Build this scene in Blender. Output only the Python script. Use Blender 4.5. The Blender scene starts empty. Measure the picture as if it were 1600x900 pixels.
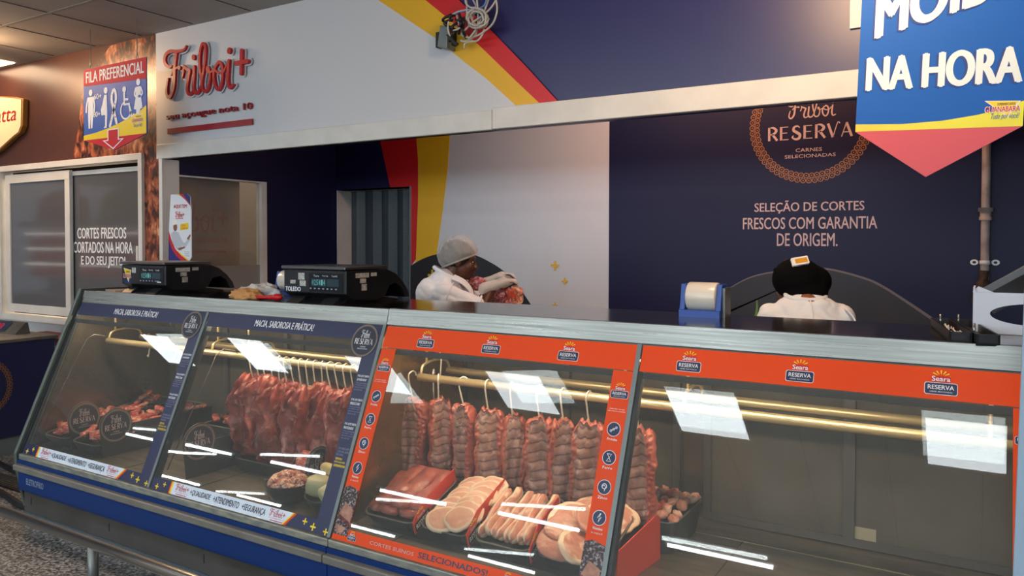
import bpy, bmesh, math, random
from mathutils import Vector, Matrix, noise
random.seed(11)
S = bpy.context.scene
C = S.collection
# ------------------------------------------------------------------ camera
H = 1.54
FPX, CX, CY = 1206.2, 800.0, 404.9
_y, _p, _r = math.radians(31.409), math.radians(1.297), math.radians(0.0955)
FW = Vector((-math.sin(_y)*math.cos(_p), math.cos(_y)*math.cos(_p), -math.sin(_p)))
_R = Vector((math.cos(_y), math.sin(_y), 0)); _U = _R.cross(FW)
RT = _R*math.cos(_r) + _U*math.sin(_r); UP = -_R*math.sin(_r) + _U*math.cos(_r)
CAM = Vector((0, 0, H))
cd = bpy.data.cameras.new('camera'); cam = bpy.data.objects.new('camera', cd); C.objects.link(cam)
m = Matrix((RT, UP, -FW)).transposed().to_4x4(); m.translation = CAM
cam.matrix_world = m
cd.sensor_width = 36; cd.lens = 36*FPX/1600; cd.shift_y = -(450-CY)/1600; cd.clip_start = .05
S.camera = cam
# ------------------------------------------------------------------ light and exposure
S.view_settings.view_transform = 'Standard'; S.view_settings.look = 'None'
S.view_settings.gamma = 1; S.view_settings.use_curve_mapping = False
S.view_settings.exposure = 0.12
W = bpy.data.worlds.new('world'); S.world = W; W.use_nodes = True
W.node_tree.nodes['Background'].inputs[0].default_value = (.72, .83, 1, 1)
W.node_tree.nodes['Background'].inputs[1].default_value = .42
PANEL_L = 16; TUBE_L = 42
def area(name, loc, tgt, sx, sy, power, col):
    l = bpy.data.lights.new(name, 'AREA'); l.shape = 'RECTANGLE'; l.size = sx; l.size_y = sy
    l.energy = power; l.color = col
    o = bpy.data.objects.new(name, l); C.objects.link(o); o.location = loc
    z = (Vector(loc)-Vector(tgt)).normalized(); x = Vector((1, 0, 0)); x = (x-z*x.dot(z)).normalized(); y = z.cross(x)
    o.rotation_euler = Matrix((x, y, z)).transposed().to_euler()
    return o
COOL = (.80, .91, 1); WARM = (1, .62, .34)
area('store_fill_light', (-3, -7.5, 2.6), (-3, 2, 1.0), 10, .9, 260, COOL)  # broad fill added in place of the unseen aisle light rows
area('store_fill_light', (2.5, -1.5, 3.05), (-.6, 3.65, 2.2), 1.2, 1.2, 38, COOL)
area('warm_light', (-.55, 2.3, 3.06), (-.6, 3.6, 2.5), .4, .4, 42, WARM)
area('warm_light', (-6.75, 2.85, 3.08), (-5.4, 3.6, 2.4), .3, .3, 22, WARM)
area('warm_light', (-7.6, 2.8, 3.08), (-7.4, 3.65, 2.2), .3, .3, 12, WARM)
area('paper_fill_light', (-7.2, 4.6, 3.0), (-6.0, 4.4, 1.2), .6, .6, 90, (1, .8, .6))  # added lamp that brightens the paper behind the side window
area('butchery_lamp_and_fill', (-1.5, 4.5, 3.0), (-1.6, 5.2, 1.6), 1.8, .25, 26, (1, .48, .26))
area('butchery_lamp_and_fill', (-2.6, 4.1, 3.0), (-3.0, 4.8, .8), 2.0, .6, 9, (.82, .90, 1))  # cool fill added for the room behind the header
# ------------------------------------------------------------------ materials
def lin(c):
    if isinstance(c, str):
        c = [int(c[i:i+2], 16)/255 for i in (0, 2, 4)]
        return tuple(x/12.92 if x <= .04045 else ((x+.055)/1.055)**2.4 for x in c)
    return tuple(c)
def mat(name, col, rough=.5, metal=0., spec=.5, col2=None, scale=8., lo=.4, hi=.65, bump=0., bscale=None, stretch=None, emit=None, es=0., coat=0., coord='Object', detail=5., rrange=None):
    M = bpy.data.materials.new(name); M.use_nodes = True
    t = M.node_tree; b = t.nodes['Principled BSDF']; L = t.links.new
    b.inputs['Base Color'].default_value = (*lin(col), 1); b.inputs['Roughness'].default_value = rough
    b.inputs['Metallic'].default_value = metal; b.inputs['Specular IOR Level'].default_value = spec
    b.inputs['Coat Weight'].default_value = coat; b.inputs['Coat Roughness'].default_value = .1
    if emit is not None:
        b.inputs['Emission Color'].default_value = (*lin(emit), 1); b.inputs['Emission Strength'].default_value = es
    if col2 is not None or bump or rrange:
        tc = t.nodes.new('ShaderNodeTexCoord'); mp = t.nodes.new('ShaderNodeMapping')
        L(tc.outputs[coord], mp.inputs[0])
        if stretch: mp.inputs['Scale'].default_value = stretch
        oi = t.nodes.new('ShaderNodeObjectInfo'); vm = t.nodes.new('ShaderNodeVectorMath'); vm.operation = 'SCALE'
        cx = t.nodes.new('ShaderNodeCombineXYZ')
        for i in range(3): L(oi.outputs['Random'], cx.inputs[i])
        L(cx.outputs[0], vm.inputs[0]); vm.inputs['Scale'].default_value = 7.
        L(vm.outputs[0], mp.inputs['Location'])
        nz = t.nodes.new('ShaderNodeTexNoise'); nz.inputs['Scale'].default_value = scale; nz.inputs['Detail'].default_value = detail
        L(mp.outputs[0], nz.inputs['Vector'])
        if col2 is not None:
            r = t.nodes.new('ShaderNodeValToRGB'); r.color_ramp.elements[0].position = lo; r.color_ramp.elements[1].position = hi
            r.color_ramp.elements[0].color = (*lin(col), 1); r.color_ramp.elements[1].color = (*lin(col2), 1)
            L(nz.outputs['Fac'], r.inputs[0]); L(r.outputs[0], b.inputs['Base Color'])
        if rrange:
            mr = t.nodes.new('ShaderNodeMapRange'); mr.inputs['To Min'].default_value = rrange[0]; mr.inputs['To Max'].default_value = rrange[1]
            mr.inputs['From Min'].default_value = .35; mr.inputs['From Max'].default_value = .65
            L(nz.outputs['Fac'], mr.inputs[0]); L(mr.outputs[0], b.inputs['Roughness'])
        if bump:
            n2 = nz
            if bscale:
                n2 = t.nodes.new('ShaderNodeTexNoise'); n2.inputs['Scale'].default_value = bscale; n2.inputs['Detail'].default_value = 3
                L(mp.outputs[0], n2.inputs['Vector'])
            bp = t.nodes.new('ShaderNodeBump'); bp.inputs['Strength'].default_value = bump; bp.inputs['Distance'].default_value = .02
            L(n2.outputs['Fac'], bp.inputs['Height']); L(bp.outputs[0], b.inputs['Normal'])
    return M
def glass(name, tint=(.93, .95, .94), dirt_haze=.0, ior=1.5, haze=(.75, .8, .8), rough=0.0):
    M = bpy.data.materials.new(name); M.use_nodes = True; t = M.node_tree; t.nodes.clear(); L = t.links.new
    out = t.nodes.new('ShaderNodeOutputMaterial'); tr = t.nodes.new('ShaderNodeBsdfTransparent'); gl = t.nodes.new('ShaderNodeBsdfGlossy')
    fr = t.nodes.new('ShaderNodeFresnel'); fr.inputs[0].default_value = ior
    tr.inputs[0].default_value = (*tint, 1); gl.inputs['Roughness'].default_value = rough
    ge = t.nodes.new('ShaderNodeNewGeometry'); iv = t.nodes.new('ShaderNodeMath'); iv.operation = 'SUBTRACT'; iv.inputs[0].default_value = 1; L(ge.outputs['Backfacing'], iv.inputs[1])
    mu = t.nodes.new('ShaderNodeMath'); mu.operation = 'MULTIPLY'; L(iv.outputs[0], mu.inputs[0]); L(fr.outputs[0], mu.inputs[1])
    mx = t.nodes.new('ShaderNodeMixShader'); L(mu.outputs[0], mx.inputs[0]); L(tr.outputs[0], mx.inputs[1]); L(gl.outputs[0], mx.inputs[2])
    if dirt_haze:
        df = t.nodes.new('ShaderNodeBsdfDiffuse'); df.inputs[0].default_value = (*haze, 1)  # even diffuse share: slight dirt plus haze painted over the glass
        m2 = t.nodes.new('ShaderNodeMixShader'); m2.inputs[0].default_value = dirt_haze
        L(mx.outputs[0], m2.inputs[1]); L(df.outputs[0], m2.inputs[2]); L(m2.outputs[0], out.inputs[0])
    else: L(mx.outputs[0], out.inputs[0])
    return M
def emis(name, col, s):
    M = bpy.data.materials.new(name); M.use_nodes = True; t = M.node_tree; t.nodes.clear()
    o = t.nodes.new('ShaderNodeOutputMaterial'); e = t.nodes.new('ShaderNodeEmission')
    e.inputs[0].default_value = (*lin(col), 1); e.inputs[1].default_value = s; t.links.new(e.outputs[0], o.inputs[0]); return M
def veil(name, col, alpha, rough=.6):
    M = mat(name, col, rough); b = M.node_tree.nodes['Principled BSDF']; b.inputs['Alpha'].default_value = alpha; return M
# ------------------------------------------------------------------ mesh builder
class Fr:
    def __init__(s, O, U, V):
        s.O = Vector(O); s.U = Vector(U).normalized(); s.V = Vector(V).normalized(); s.N = s.U.cross(s.V)
    def p(s, u, v, h=0.): return s.O + s.U*u + s.V*v + s.N*h
    def px(s, x, y):
        d = ray(x, y); t = (s.O-CAM).dot(s.N)/d.dot(s.N); P = CAM + d*t - s.O
        return (P.dot(s.U), P.dot(s.V))
    def sub(s, u, v, ang=0.):
        return Fr(s.p(u, v), s.U*math.cos(ang)+s.V*math.sin(ang), s.V*math.cos(ang)-s.U*math.sin(ang))
def ray(x, y): return FW + RT*((x-CX)/FPX) - UP*((y-CY)/FPX)
def onY(x, y, Y): d = ray(x, y); return CAM + d*(Y/d.y)
def onZ(x, y, z): d = ray(x, y); return CAM + d*((z-H)/d.z)
def FY(Y): return Fr((0, Y, 0), (1, 0, 0), (0, 0, 1))
def FX(X): return Fr((X, 0, 0), (0, 1, 0), (0, 0, 1))
def FZ(z): return Fr((0, 0, z), (1, 0, 0), (0, 1, 0))
ORG = {}
def catmull(P, n=6, closed=False):
    P = [Vector(p) for p in P]; out = []; N = len(P)
    if N < 3: return P
    rng = range(N) if closed else range(N-1)
    for i in rng:
        a = P[(i-1) % N] if closed or i > 0 else P[0]*2-P[1]
        b, c = P[i], P[(i+1) % N]
        d = P[(i+2) % N] if closed or i+2 < N else P[N-1]*2-P[N-2]
        for k in range(n):
            t = k/n
            out.append(.5*((2*b)+(c-a)*t+(2*a-5*b+4*c-d)*t*t+(3*b-a-3*c+d)*t**3))
    if not closed: out.append(P[-1])
    return out
_tc = {}
def text_geo(s, bold=0., shear=0., res=3):
    k = (s, bold, shear, res)
    if k not in _tc:
        cu = bpy.data.curves.new('tmp', 'FONT'); cu.body = s; cu.offset = bold; cu.shear = shear; cu.resolution_u = res
        o = bpy.data.objects.new('tmp', cu); C.objects.link(o)
        bpy.context.view_layer.update()
        e = o.evaluated_get(bpy.context.evaluated_depsgraph_get()); me = e.to_mesh()
        vs = [(v.co.x, v.co.y) for v in me.vertices]; fs = [tuple(p.vertices) for p in me.polygons]
        e.to_mesh_clear(); bpy.data.objects.remove(o); bpy.data.curves.remove(cu)
        xs = [v[0] for v in vs]; ys = [v[1] for v in vs]
        _tc[k] = (vs, fs, min(xs), max(xs), min(ys), max(ys))
    return _tc[k]
class MB:
    def __init__(s): s.v = []; s.f = []; s.m = []; s.mats = []; s.sm = []; s.k = 0
    def add(s, vs, fs, mt, smooth=False):
        if mt not in s.mats: s.mats.append(mt)
        k = s.mats.index(mt); n = len(s.v)
        s.v += [Vector(v) for v in vs]
        for f in fs: s.f.append(tuple(i+n for i in f)); s.m.append(k); s.sm.append(smooth)
        return s
    def box(s, x0, x1, y0, y1, z0, z1, mt):
        vs = [(x, y, z) for z in (z0, z1) for y in (y0, y1) for x in (x0, x1)]
        return s.add(vs, [(0, 2, 3, 1), (4, 5, 7, 6), (0, 1, 5, 4), (2, 6, 7, 3), (0, 4, 6, 2), (1, 3, 7, 5)], mt)
    def prism(s, fr, uv, h0, h1, mt, smooth=False):
        n = len(uv)
        a = sum(uv[i][0]*uv[(i+1) % n][1]-uv[(i+1) % n][0]*uv[i][1] for i in range(n))
        if a < 0: uv = uv[::-1]
        s.k += 1; h1 += (s.k % 60)*8e-6
        vs = [fr.p(u, v, h0) for u, v in uv]+[fr.p(u, v, h1) for u, v in uv]
        fs = [tuple(range(n-1, -1, -1)), tuple(range(n, 2*n))]+[(i, (i+1) % n, n+(i+1) % n, n+i) for i in range(n)]
        return s.add(vs, fs, mt)
    def pxpoly(s, fr, pts, h0, h1, mt): return s.prism(fr, [fr.px(*p) for p in pts], h0, h1, mt)
    def rect(s, fr, u0, v0, u1, v1, h0, h1, mt): return s.prism(fr, [(u0, v0), (u1, v0), (u1, v1), (u0, v1)], h0, h1, mt)
    def rrect(s, fr, u0, v0, u1, v1, r, h0, h1, mt, n=4):
        pts = []
        for cx, cy, a0 in ((u1-r, v0+r, -90), (u1-r, v1-r, 0), (u0+r, v1-r, 90), (u0+r, v0+r, 180)):
            for k in range(n+1):
                a = math.radians(a0+90*k/n); pts.append((cx+r*math.cos(a), cy+r*math.sin(a)))
        return s.prism(fr, pts, h0, h1, mt)
    def disc(s, fr, u, v, r, h0, h1, mt, n=28, ry=None, a0=0, a1=360):
        ry = ry or r; e = 0 if a1-a0 >= 360 else 1
        pts = [(u+r*math.cos(math.radians(a0+(a1-a0)*k/n)), v+ry*math.sin(math.radians(a0+(a1-a0)*k/n))) for k in range(n+e)]
        return s.prism(fr, pts, h0, h1, mt)
    def ring(s, fr, u, v, r0, r1, h, mt, n=32, asp=1.):
        vs = []; fs = []
        for k in range(n):
            a = 2*math.pi*k/n
            vs += [fr.p(u+r0*math.cos(a), v+r0*asp*math.sin(a), h), fr.p(u+r1*math.cos(a), v+r1*asp*math.sin(a), h)]
        for k in range(n): j = (k+1) % n; fs.append((2*k, 2*k+1, 2*j+1, 2*j))
        return s.add(vs, fs, mt)
    def stroke(s, fr, pts, w, h, mt, w1=None, wm=None, d=0., sm=5, closed=False, caps=True):
        P = catmull([Vector((p[0], p[1], 0)) for p in pts], sm, closed); n = len(P)
        def wd(t):
            a = w; b = w if w1 is None else w1; base = a+(b-a)*t
            if wm is not None: base += (wm-(a+b)/2)*math.sin(math.pi*t)
            return base/2
        Lp = []; Rp = []
        for i in range(n):
            q = (P[(i+1) % n]-P[(i-1) % n]) if closed else (P[min(i+1, n-1)]-P[max(i-1, 0)])
            q = q.normalized() if q.length else Vector((1, 0, 0)); nn = Vector((-q.y, q.x, 0)); k = wd(i/max(n-1, 1))
            Lp.append(P[i]+nn*k); Rp.append(P[i]-nn*k)
        for i in range(n if closed else n-1):
            j = (i+1) % n
            quad = [Rp[i], Rp[j], Lp[j], Lp[i]]
            if d: s.prism(fr, [(q.x, q.y) for q in quad], h, h+d, mt)
            else: s.add([fr.p(q.x, q.y, h) for q in quad], [(0, 1, 2, 3)], mt)
        if caps and not closed:
            for i in (0, n-1): s.disc(fr, P[i].x, P[i].y, max(wd(i/max(n-1, 1)), 1e-5), h-(.0003 if not d else 0), h+d, mt, 10)
        return s
    def text(s, fr, t, u0, v0, u1, v1, h, mt, bold=0., shear=0., d=0., res=3):
        fat = bold*1.1
        if fat > .008:
            w_ = (u1-u0); vs, fs, a, b, c, e = text_geo(t, 0, shear, res); k = fat/(b-a+2*fat)*w_
            ky = min(.5*k, .06*(v1-v0))
            for i, (dx, dy) in enumerate(((-1, 0), (1, 0), (0, -1), (0, 1), (0, 0))): s.text(fr, t, u0+k+dx*k, v0+ky+dy*ky, u1-k+dx*k, v1-ky+dy*ky, h+(i-2)*1e-5, mt, 0, shear, d, res)
            return s
        vs, fs, a, b, c, e = text_geo(t, 0, shear, res)
        q = lambda x, y, hh: fr.p(u0+(x-a)/(b-a)*(u1-u0), v0+(y-c)/(e-c)*(v1-v0), hh)
        s.add([q(x, y, h+d) for x, y in vs], fs, mt)
        if d:
            from collections import Counter
            cnt = Counter()
            for f in fs:
                for i in range(len(f)): cnt[frozenset((f[i], f[(i+1) % len(f)]))] += 1
            n = len(vs); W2 = [q(x, y, h) for x, y in vs]+[q(x, y, h+d) for x, y in vs]; sd = []
            for f in fs:
                for i in range(len(f)):
                    x, y = f[i], f[(i+1) % len(f)]
                    if cnt[frozenset((x, y))] == 1: sd.append((x, y, n+y, n+x))
            s.add(W2, sd, mt)
        return s
    def pxtext(s, fr, t, bl, tr, h, mt, **k):
        a = fr.px(*bl); b = fr.px(*tr); return s.text(fr, t, a[0], a[1], b[0], b[1], h, mt, **k)
    def tube(s, pts, r, mt, n=10, closed=False, sm=0):
        P = [Vector(p) for p in pts]
        if sm: P = catmull(P, sm, closed)
        N = len(P); vs = []; fs = []; prev = None
        for i in range(N):
            tg = (P[(i+1) % N]-P[(i-1) % N]) if closed else (P[min(i+1, N-1)]-P[max(i-1, 0)])
            tg.normalize()
            if prev is None:
                a = Vector((0, 0, 1)) if abs(tg.z) < .9 else Vector((1, 0, 0)); x = tg.cross(a).normalized()
            else: x = (prev-tg*prev.dot(tg)).normalized()
            prev = x; y = tg.cross(x); rr = r[min(int(i*len(r)/N), len(r)-1)] if isinstance(r, (list, tuple)) else r
            for k in range(n): a = 2*math.pi*k/n; vs.append(P[i]+x*(rr*math.cos(a))+y*(rr*math.sin(a)))
        for i in range(N if closed else N-1):
            j = (i+1) % N
            for k in range(n): l = (k+1) % n; fs.append((i*n+k, i*n+l, j*n+l, j*n+k))
        if not closed: fs += [tuple(range(n-1, -1, -1)), tuple((N-1)*n+k for k in range(n))]
        return s.add(vs, fs, mt, True)
    def lathe(s, o, ax, prof, mt, n=24, smooth=True):
        o = Vector(o); ax = Vector(ax).normalized(); a = Vector((0, 0, 1)) if abs(ax.z) < .9 else Vector((1, 0, 0))
        x = ax.cross(a).normalized(); y = ax.cross(x); vs = []; fs = []
        for r, z in prof:
            for k in range(n): t = 2*math.pi*k/n; vs.append(o+ax*z+x*(r*math.cos(t))+y*(r*math.sin(t)))
        for i in range(len(prof)-1):
            for k in range(n): l = (k+1) % n; fs.append((i*n+k, i*n+l, (i+1)*n+l, (i+1)*n+k))
        fs += [tuple(range(n)), tuple((len(prof)-1)*n+k for k in range(n-1, -1, -1))]
        return s.add(vs, fs, mt, smooth)
    def ell(s, c, r, mt, rot=None, nu=20, nv=12, fn=None):
        vs = []; fs = []; rot = rot or Matrix.Identity(3); c = Vector(c)
        for j in range(nv+1):
            ph = math.pi*j/nv
            for i in range(nu):
                th = 2*math.pi*i/nu
                d = Vector((math.sin(ph)*math.cos(th), math.sin(ph)*math.sin(th), math.cos(ph)))
                k = fn(d) if fn else 1.
                vs.append(c+rot@Vector((d.x*r[0], d.y*r[1], d.z*r[2]))*k)
        for j in range(nv):
            for i in range(nu): l = (i+1) % nu; fs.append((j*nu+i, (j+1)*nu+i, (j+1)*nu+l, j*nu+l))
        return s.add(vs, fs, mt, True)
    def build(s, name, parent=None, bevel=0., seg=2):
        o0 = Vector((0, 0, 0))
        if parent is not None: o0 = ORG[parent.name]
        me = bpy.data.meshes.new(name); me.from_pydata([v-o0 for v in s.v], [], s.f)
        for x in s.mats: me.materials.append(x)
        me.polygons.foreach_set('material_index', s.m); me.polygons.foreach_set('use_smooth', s.sm); me.update()
        bm = bmesh.new(); bm.from_mesh(me); bmesh.ops.remove_doubles(bm, verts=bm.verts, dist=1e-6); bm.to_mesh(me); bm.free()
        o = bpy.data.objects.new(name, me); C.objects.link(o); ORG[o.name] = o0
        if parent is not None: o.parent = parent
        if bevel:
            b = o.modifiers.new('bevel', 'BEVEL'); b.width = bevel; b.segments = seg; b.limit_method = 'ANGLE'; b.angle_limit = .7
        return o
def tag(o, label, cat, group=None):
    o['label'] = label; o['category'] = cat
    if group: o['group'] = group
    return o
def thing(name, label, cat, loc=(0, 0, 0), group=None):
    o = bpy.data.objects.new(name, None); C.objects.link(o); o.location = loc; o.empty_display_size = .05
    ORG[o.name] = Vector(loc); return tag(o, label, cat, group)
def solo(name, mb, label, cat, loc, group=None, bevel=0.):
    o = mb.build(name, None, bevel)
    L = Vector(loc); o.data.transform(Matrix.Translation(-L)); o.location = L; ORG[o.name] = L
    return tag(o, label, cat, group)
def struct(name, mb, bevel=0.):
    o = mb.build(name, None, bevel); o['kind'] = 'structure'; return o
def kids(o): return [c for c in C.objects if c.parent is o]
def dup(o, loc, rot=(0, 0, 0), label=None, scale=None, group=None):
    c = o.copy(); C.objects.link(c); c.location = loc; c.rotation_euler = rot
    if scale: c.scale = scale
    if label: c['label'] = label
    if group: c['group'] = group
    for k in kids(o):
        d = k.copy(); C.objects.link(d); d.parent = c
        for g in kids(k):
            e = g.copy(); C.objects.link(e); e.parent = d
    return c
ORD = ['first', 'second', 'third', 'fourth', 'fifth', 'sixth', 'seventh', 'eighth', 'ninth', 'tenth', 'eleventh', 'twelfth', 'thirteenth', 'fourteenth', 'fifteenth', 'sixteenth', 'seventeenth', 'eighteenth', 'nineteenth', 'twentieth']
# palette
NAVY = mat('navy_vinyl', '1f1f58', .36, spec=.6, bump=.012, bscale=3, coord='Object')
NAVYP = mat('navy_print', '1f264e', .35)
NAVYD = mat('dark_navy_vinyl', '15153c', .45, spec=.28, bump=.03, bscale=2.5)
WHITEV = mat('white_vinyl', 'cbced2', .42, bump=.01, bscale=2)
YELV = mat('yellow_vinyl', 'dfae1a', .42)
REDV = mat('red_vinyl', 'c4161c', .42)
WHITE = mat('white_print', 'eef0f2', .6, spec=.3); YEL = mat('yellow_print', 'f2d21c', .45); RED = mat('red_print', 'c41e2c', .45)
BLUE = mat('blue_print', '1a5fb8', .55, spec=.25); BLACK = mat('black_print', '101014', .5); GOLD = mat('gold_print', '9a6a34', .45)
PINKW = mat('pale_lettering', 'c9b3b2', .5); ORANGE = mat('orange_print', 'ec4a02', .4, spec=.3)
STEEL = mat('brushed_steel', '9da09c', .32, 1., col2='868a86', scale=4, stretch=(.5, 1, 30), rrange=(.26, .4))
STEELD = mat('dull_steel', '8a8b88', .45, .85, col2='6f6f6b', scale=4)
ALU = mat('aluminium_frame', 'e2e0da', .4, .05, col2='d2cfc8', scale=3)
GRAYM = mat('gray_enamel', '77807f', .4, .3)
BLUEP = mat('blue_enamel', '05316e', .4, spec=.35)
BLACKP = mat('black_plastic', '16171a', .42, col2='232428', scale=30)
BLACKG = mat('black_glossy', '0c0d10', .2)
GOLDLIT = mat('gold_lit_tube', 'd8c49a', .33, .65, col2='c2ad84', scale=5, stretch=(.3, 6, 6))  # golden glow of the warm case light put into the tube colour
# ------------------------------------------------------------------ logos
LOGO = [([(470,130),(430,190),(330,215),(220,215),(150,270),(130,350),(150,420),(200,455),(240,445)],24,38,58),
 ([(312,262),(292,400),(285,550),(275,750),(240,880),(200,930),(165,880),(165,780),(185,640)],60,32,58),
 ([(235,580),(270,500),(330,472),(366,466)],30,34,None),([(364,470),(368,472)],58,58,None),
 ([(432,440),(432,520),(412,620)],34,34,None),([(432,450),(480,490),(527,515),(512,600),(490,750),(492,840),(522,886),(570,850),(590,780)],40,30,52),
 ([(597,455),(592,600),(586,780),(622,868),(672,838),(700,760)],50,32,50),([(588,300),(592,318)],66,66,None),
 ([(716,660),(690,500),(682,330),(707,150),(742,95),(774,160),(770,330),(745,520),(722,650),(720,780),(765,842),(820,790),(845,650),(840,540),(815,460),(798,500),(830,545),(880,530),(925,480)],44,32,44),
 ([(985,380),(925,470),(905,600),(928,750),(980,812),(1030,720),(1045,560),(1030,430),(985,380)],44,44,46),
 ([(915,500),(990,556),(1060,530),(1110,430)],32,32,None),
 ([(1142,362),(1132,500),(1124,650),(1135,740),(1162,784),(1212,738)],48,34,50),([(1150,196),(1146,218)],72,72,None)]
PLUS = [([(1342,205),(1333,560)],56,56,None),([(1248,405),(1436,370)],60,60,None)]
FH = FY(3.65)
def logo_paths(plus=True):
    out = []
    for pts, a, b, c in LOGO+(PLUS if plus else []):
        uv = [FH.px(250+x/10, 60+y/10) for x, y in pts]
        k = .1*4.9/FPX*1.28
        out.append((uv, a*k, b*k, None if c is None else c*k))
    return out
_LP = logo_paths(True); _xs = [u for p in _LP for u, v in p[0]]; _ys = [v for p in _LP for u, v in p[0]]
LB = (min(_xs), min(_ys), max(_xs), max(_ys)); LNP = len(LOGO)
_xs2 = [u for p in _LP[:LNP] for u, v in p[0]]; LBX2 = max(_xs2)
def script_logo(mb, fr, u0, v0, u1, v1, h, mt, plus=True, d=0., sm=4, wk=1.):
    x0, y0, x1, y1 = LB
    if not plus: x1 = LBX2
    sx = (u1-u0)/(x1-x0); sy = (v1-v0)/(y1-y0); k = math.sqrt(abs(sx*sy))*wk
    for i, (uv, a, b, c) in enumerate(_LP[:None if plus else LNP]):
        mb.stroke(fr, [(u0+(u-x0)*sx, v0+(v-y0)*sy) for u, v in uv], a*k, h+i*2e-5, mt, b*k, None if c is None else c*k, d, sm)
def reserva(mb, fr, u0, v0, u1, v1, h, mt):
    w = (u1-u0)/7.3; H_ = v1-v0; x = u0
    T = w*.2; t = w*.075
    def st(pts, a, b=None, m_=None, sm=5): mb.stroke(fr, [(x+p[0]*w, v0+p[1]*H_) for p in pts], a, h, mt, b, m_, 0, sm, caps=False)
    for ch in 'RESERVA':
        if ch == 'R':
            st([(.14, 0), (.14, 1)], T); st([(.14, .965), (.5, .965), (.76, .74), (.5, .5), (.14, .49)], t, t, T*1.1); st([(.42, .5), (.84, 0)], T)
        elif ch == 'E':
            st([(.14, 0), (.14, 1)], T)
            for yy, l in ((.965, .74), (.53, .66), (.035, .78)): st([(.14, yy), (l, yy)], t)
        elif ch == 'S':
            st([(.76, .86), (.55, .98), (.28, .9), (.24, .68), (.5, .52), (.76, .34), (.72, .1), (.42, .02), (.14, .16), (.24, .3)], t, t, T*1.25)
        elif ch == 'V':
            st([(.06, 1), (.46, 0)], T); st([(.46, 0), (.8, .98), (.95, 1.05), (1.0, .96)], t)
        elif ch == 'A':
            st([(.12, 0), (.5, 1)], t); st([(.5, 1), (.92, 0)], T); st([(.24, .32), (.76, .32)], t)
        x += w*(1.03 if ch != 'E' else .96)
def badge(mb, fr, u, v, r, h, disc, ringm, let, asp=1., fine=True):
    if disc: mb.disc(fr, u, v, r, h-.0008, h, disc, 32, r*asp)
    mb.ring(fr, u, v, r*.88, r, h+.0006, ringm, 36, asp)
    script_logo(mb, fr, u-r*.33, v+r*asp*.17, u+r*.33, v+r*asp*.66, h+.0006, let, False, 0, 3, .85)
    reserva(mb, fr, u-r*.72, v-r*asp*.24, u+r*.72, v+r*asp*.1, h+.0006, let)
    if fine:
        mb.text(fr, 'CARNES', u-r*.2, v-r*asp*.42, u+r*.2, v-r*asp*.35, h+.0006, let)
        mb.text(fr, 'SELECIONADAS', u-r*.38, v-r*asp*.54, u+r*.38, v-r*asp*.47, h+.0006, let)
def seara(mb, fr, u, v, w, h, small=False):
    # v = bottom of the plate
    q = w*.40
    mb.rrect(fr, u-w/2-w*.02, v-w*.02, u+w/2+w*.02, v+q+w*.02, w*.08, h-.0004, h, WHITE)
    mb.rrect(fr, u-w/2, v, u+w/2, v+q, w*.07, h, h+.0004, NAVYP)
    mb.text(fr, 'RESERVA', u-w*.41, v+q*.42, u+w*.41, v+q*.82, h+.0008, WHITE, bold=.012)
    mb.text(fr, 'CARNES SELECIONADAS', u-w*.36, v+q*.16, u+w*.36, v+q*.28, h+.0008, WHITE, res=1)
    mb.rrect(fr, u-w*.3, v+q*1.08, u+w*.3, v+q*1.62, w*.07, h-.0002, h+.0002, RED)
    mb.text(fr, 'Seara', u-w*.29, v+q*1.16, u+w*.29, v+q*1.62, h+.0008, WHITE, bold=.015)
    for k in range(5):
        a = math.radians(30+30*k); c, s_ = math.cos(a), math.sin(a)
        mb.stroke(fr, [(u+c*w*.14, v+q*1.62+s_*w*.09), (u+c*w*.27, v+q*1.62+s_*w*.2)], w*.025, h+.0008, YEL, w*.05)
def plus_mark(mb, fr, u, v, r, h, mt, w=.3):
    mb.rrect(fr, u-r, v-r*w, u+r, v+r*w, r*w*.6, h-.0003, h, mt); mb.rrect(fr, u-r*w, v-r, u+r*w, v+r, r*w*.6, h-.0003, h+.0001, mt)
def guanabara(mb, fr, px, h):
    # px: function from a (0..1, 0..1) box to uv
    P = lambda a, b: px(a, b)
    mb.prism(fr, [P(0, 1.0), P(1, .86), P(.62, .0)], h, h+.0004, WHITE)
    mb.prism(fr, [P(.05, .965), P(.94, .845), P(.62, .08)], h+.0004, h+.0008, YEL)
    a = P(-.04, .3); b = P(1.0, .62); mb.text(fr, 'GUANABARA', a[0], a[1], b[0], b[1], h+.0012, WHITE, bold=.06)
    a = P(-.02, .33); b = P(.98, .6); mb.text(fr, 'GUANABARA', a[0], a[1], b[0], b[1], h+.0016, RED, bold=.02)
    a = P(.34, .68); b = P(.85, .79); mb.text(fr, 'SUPERMERCADOS', a[0], a[1], b[0], b[1], h+.0014, BLACK, bold=.02)
    a = P(.12, -.16); b = P(.95, .22); mb.text(fr, 'Tudo por você!', a[0], a[1], b[0], b[1], h+.0014, BLUE, shear=.35)
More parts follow.
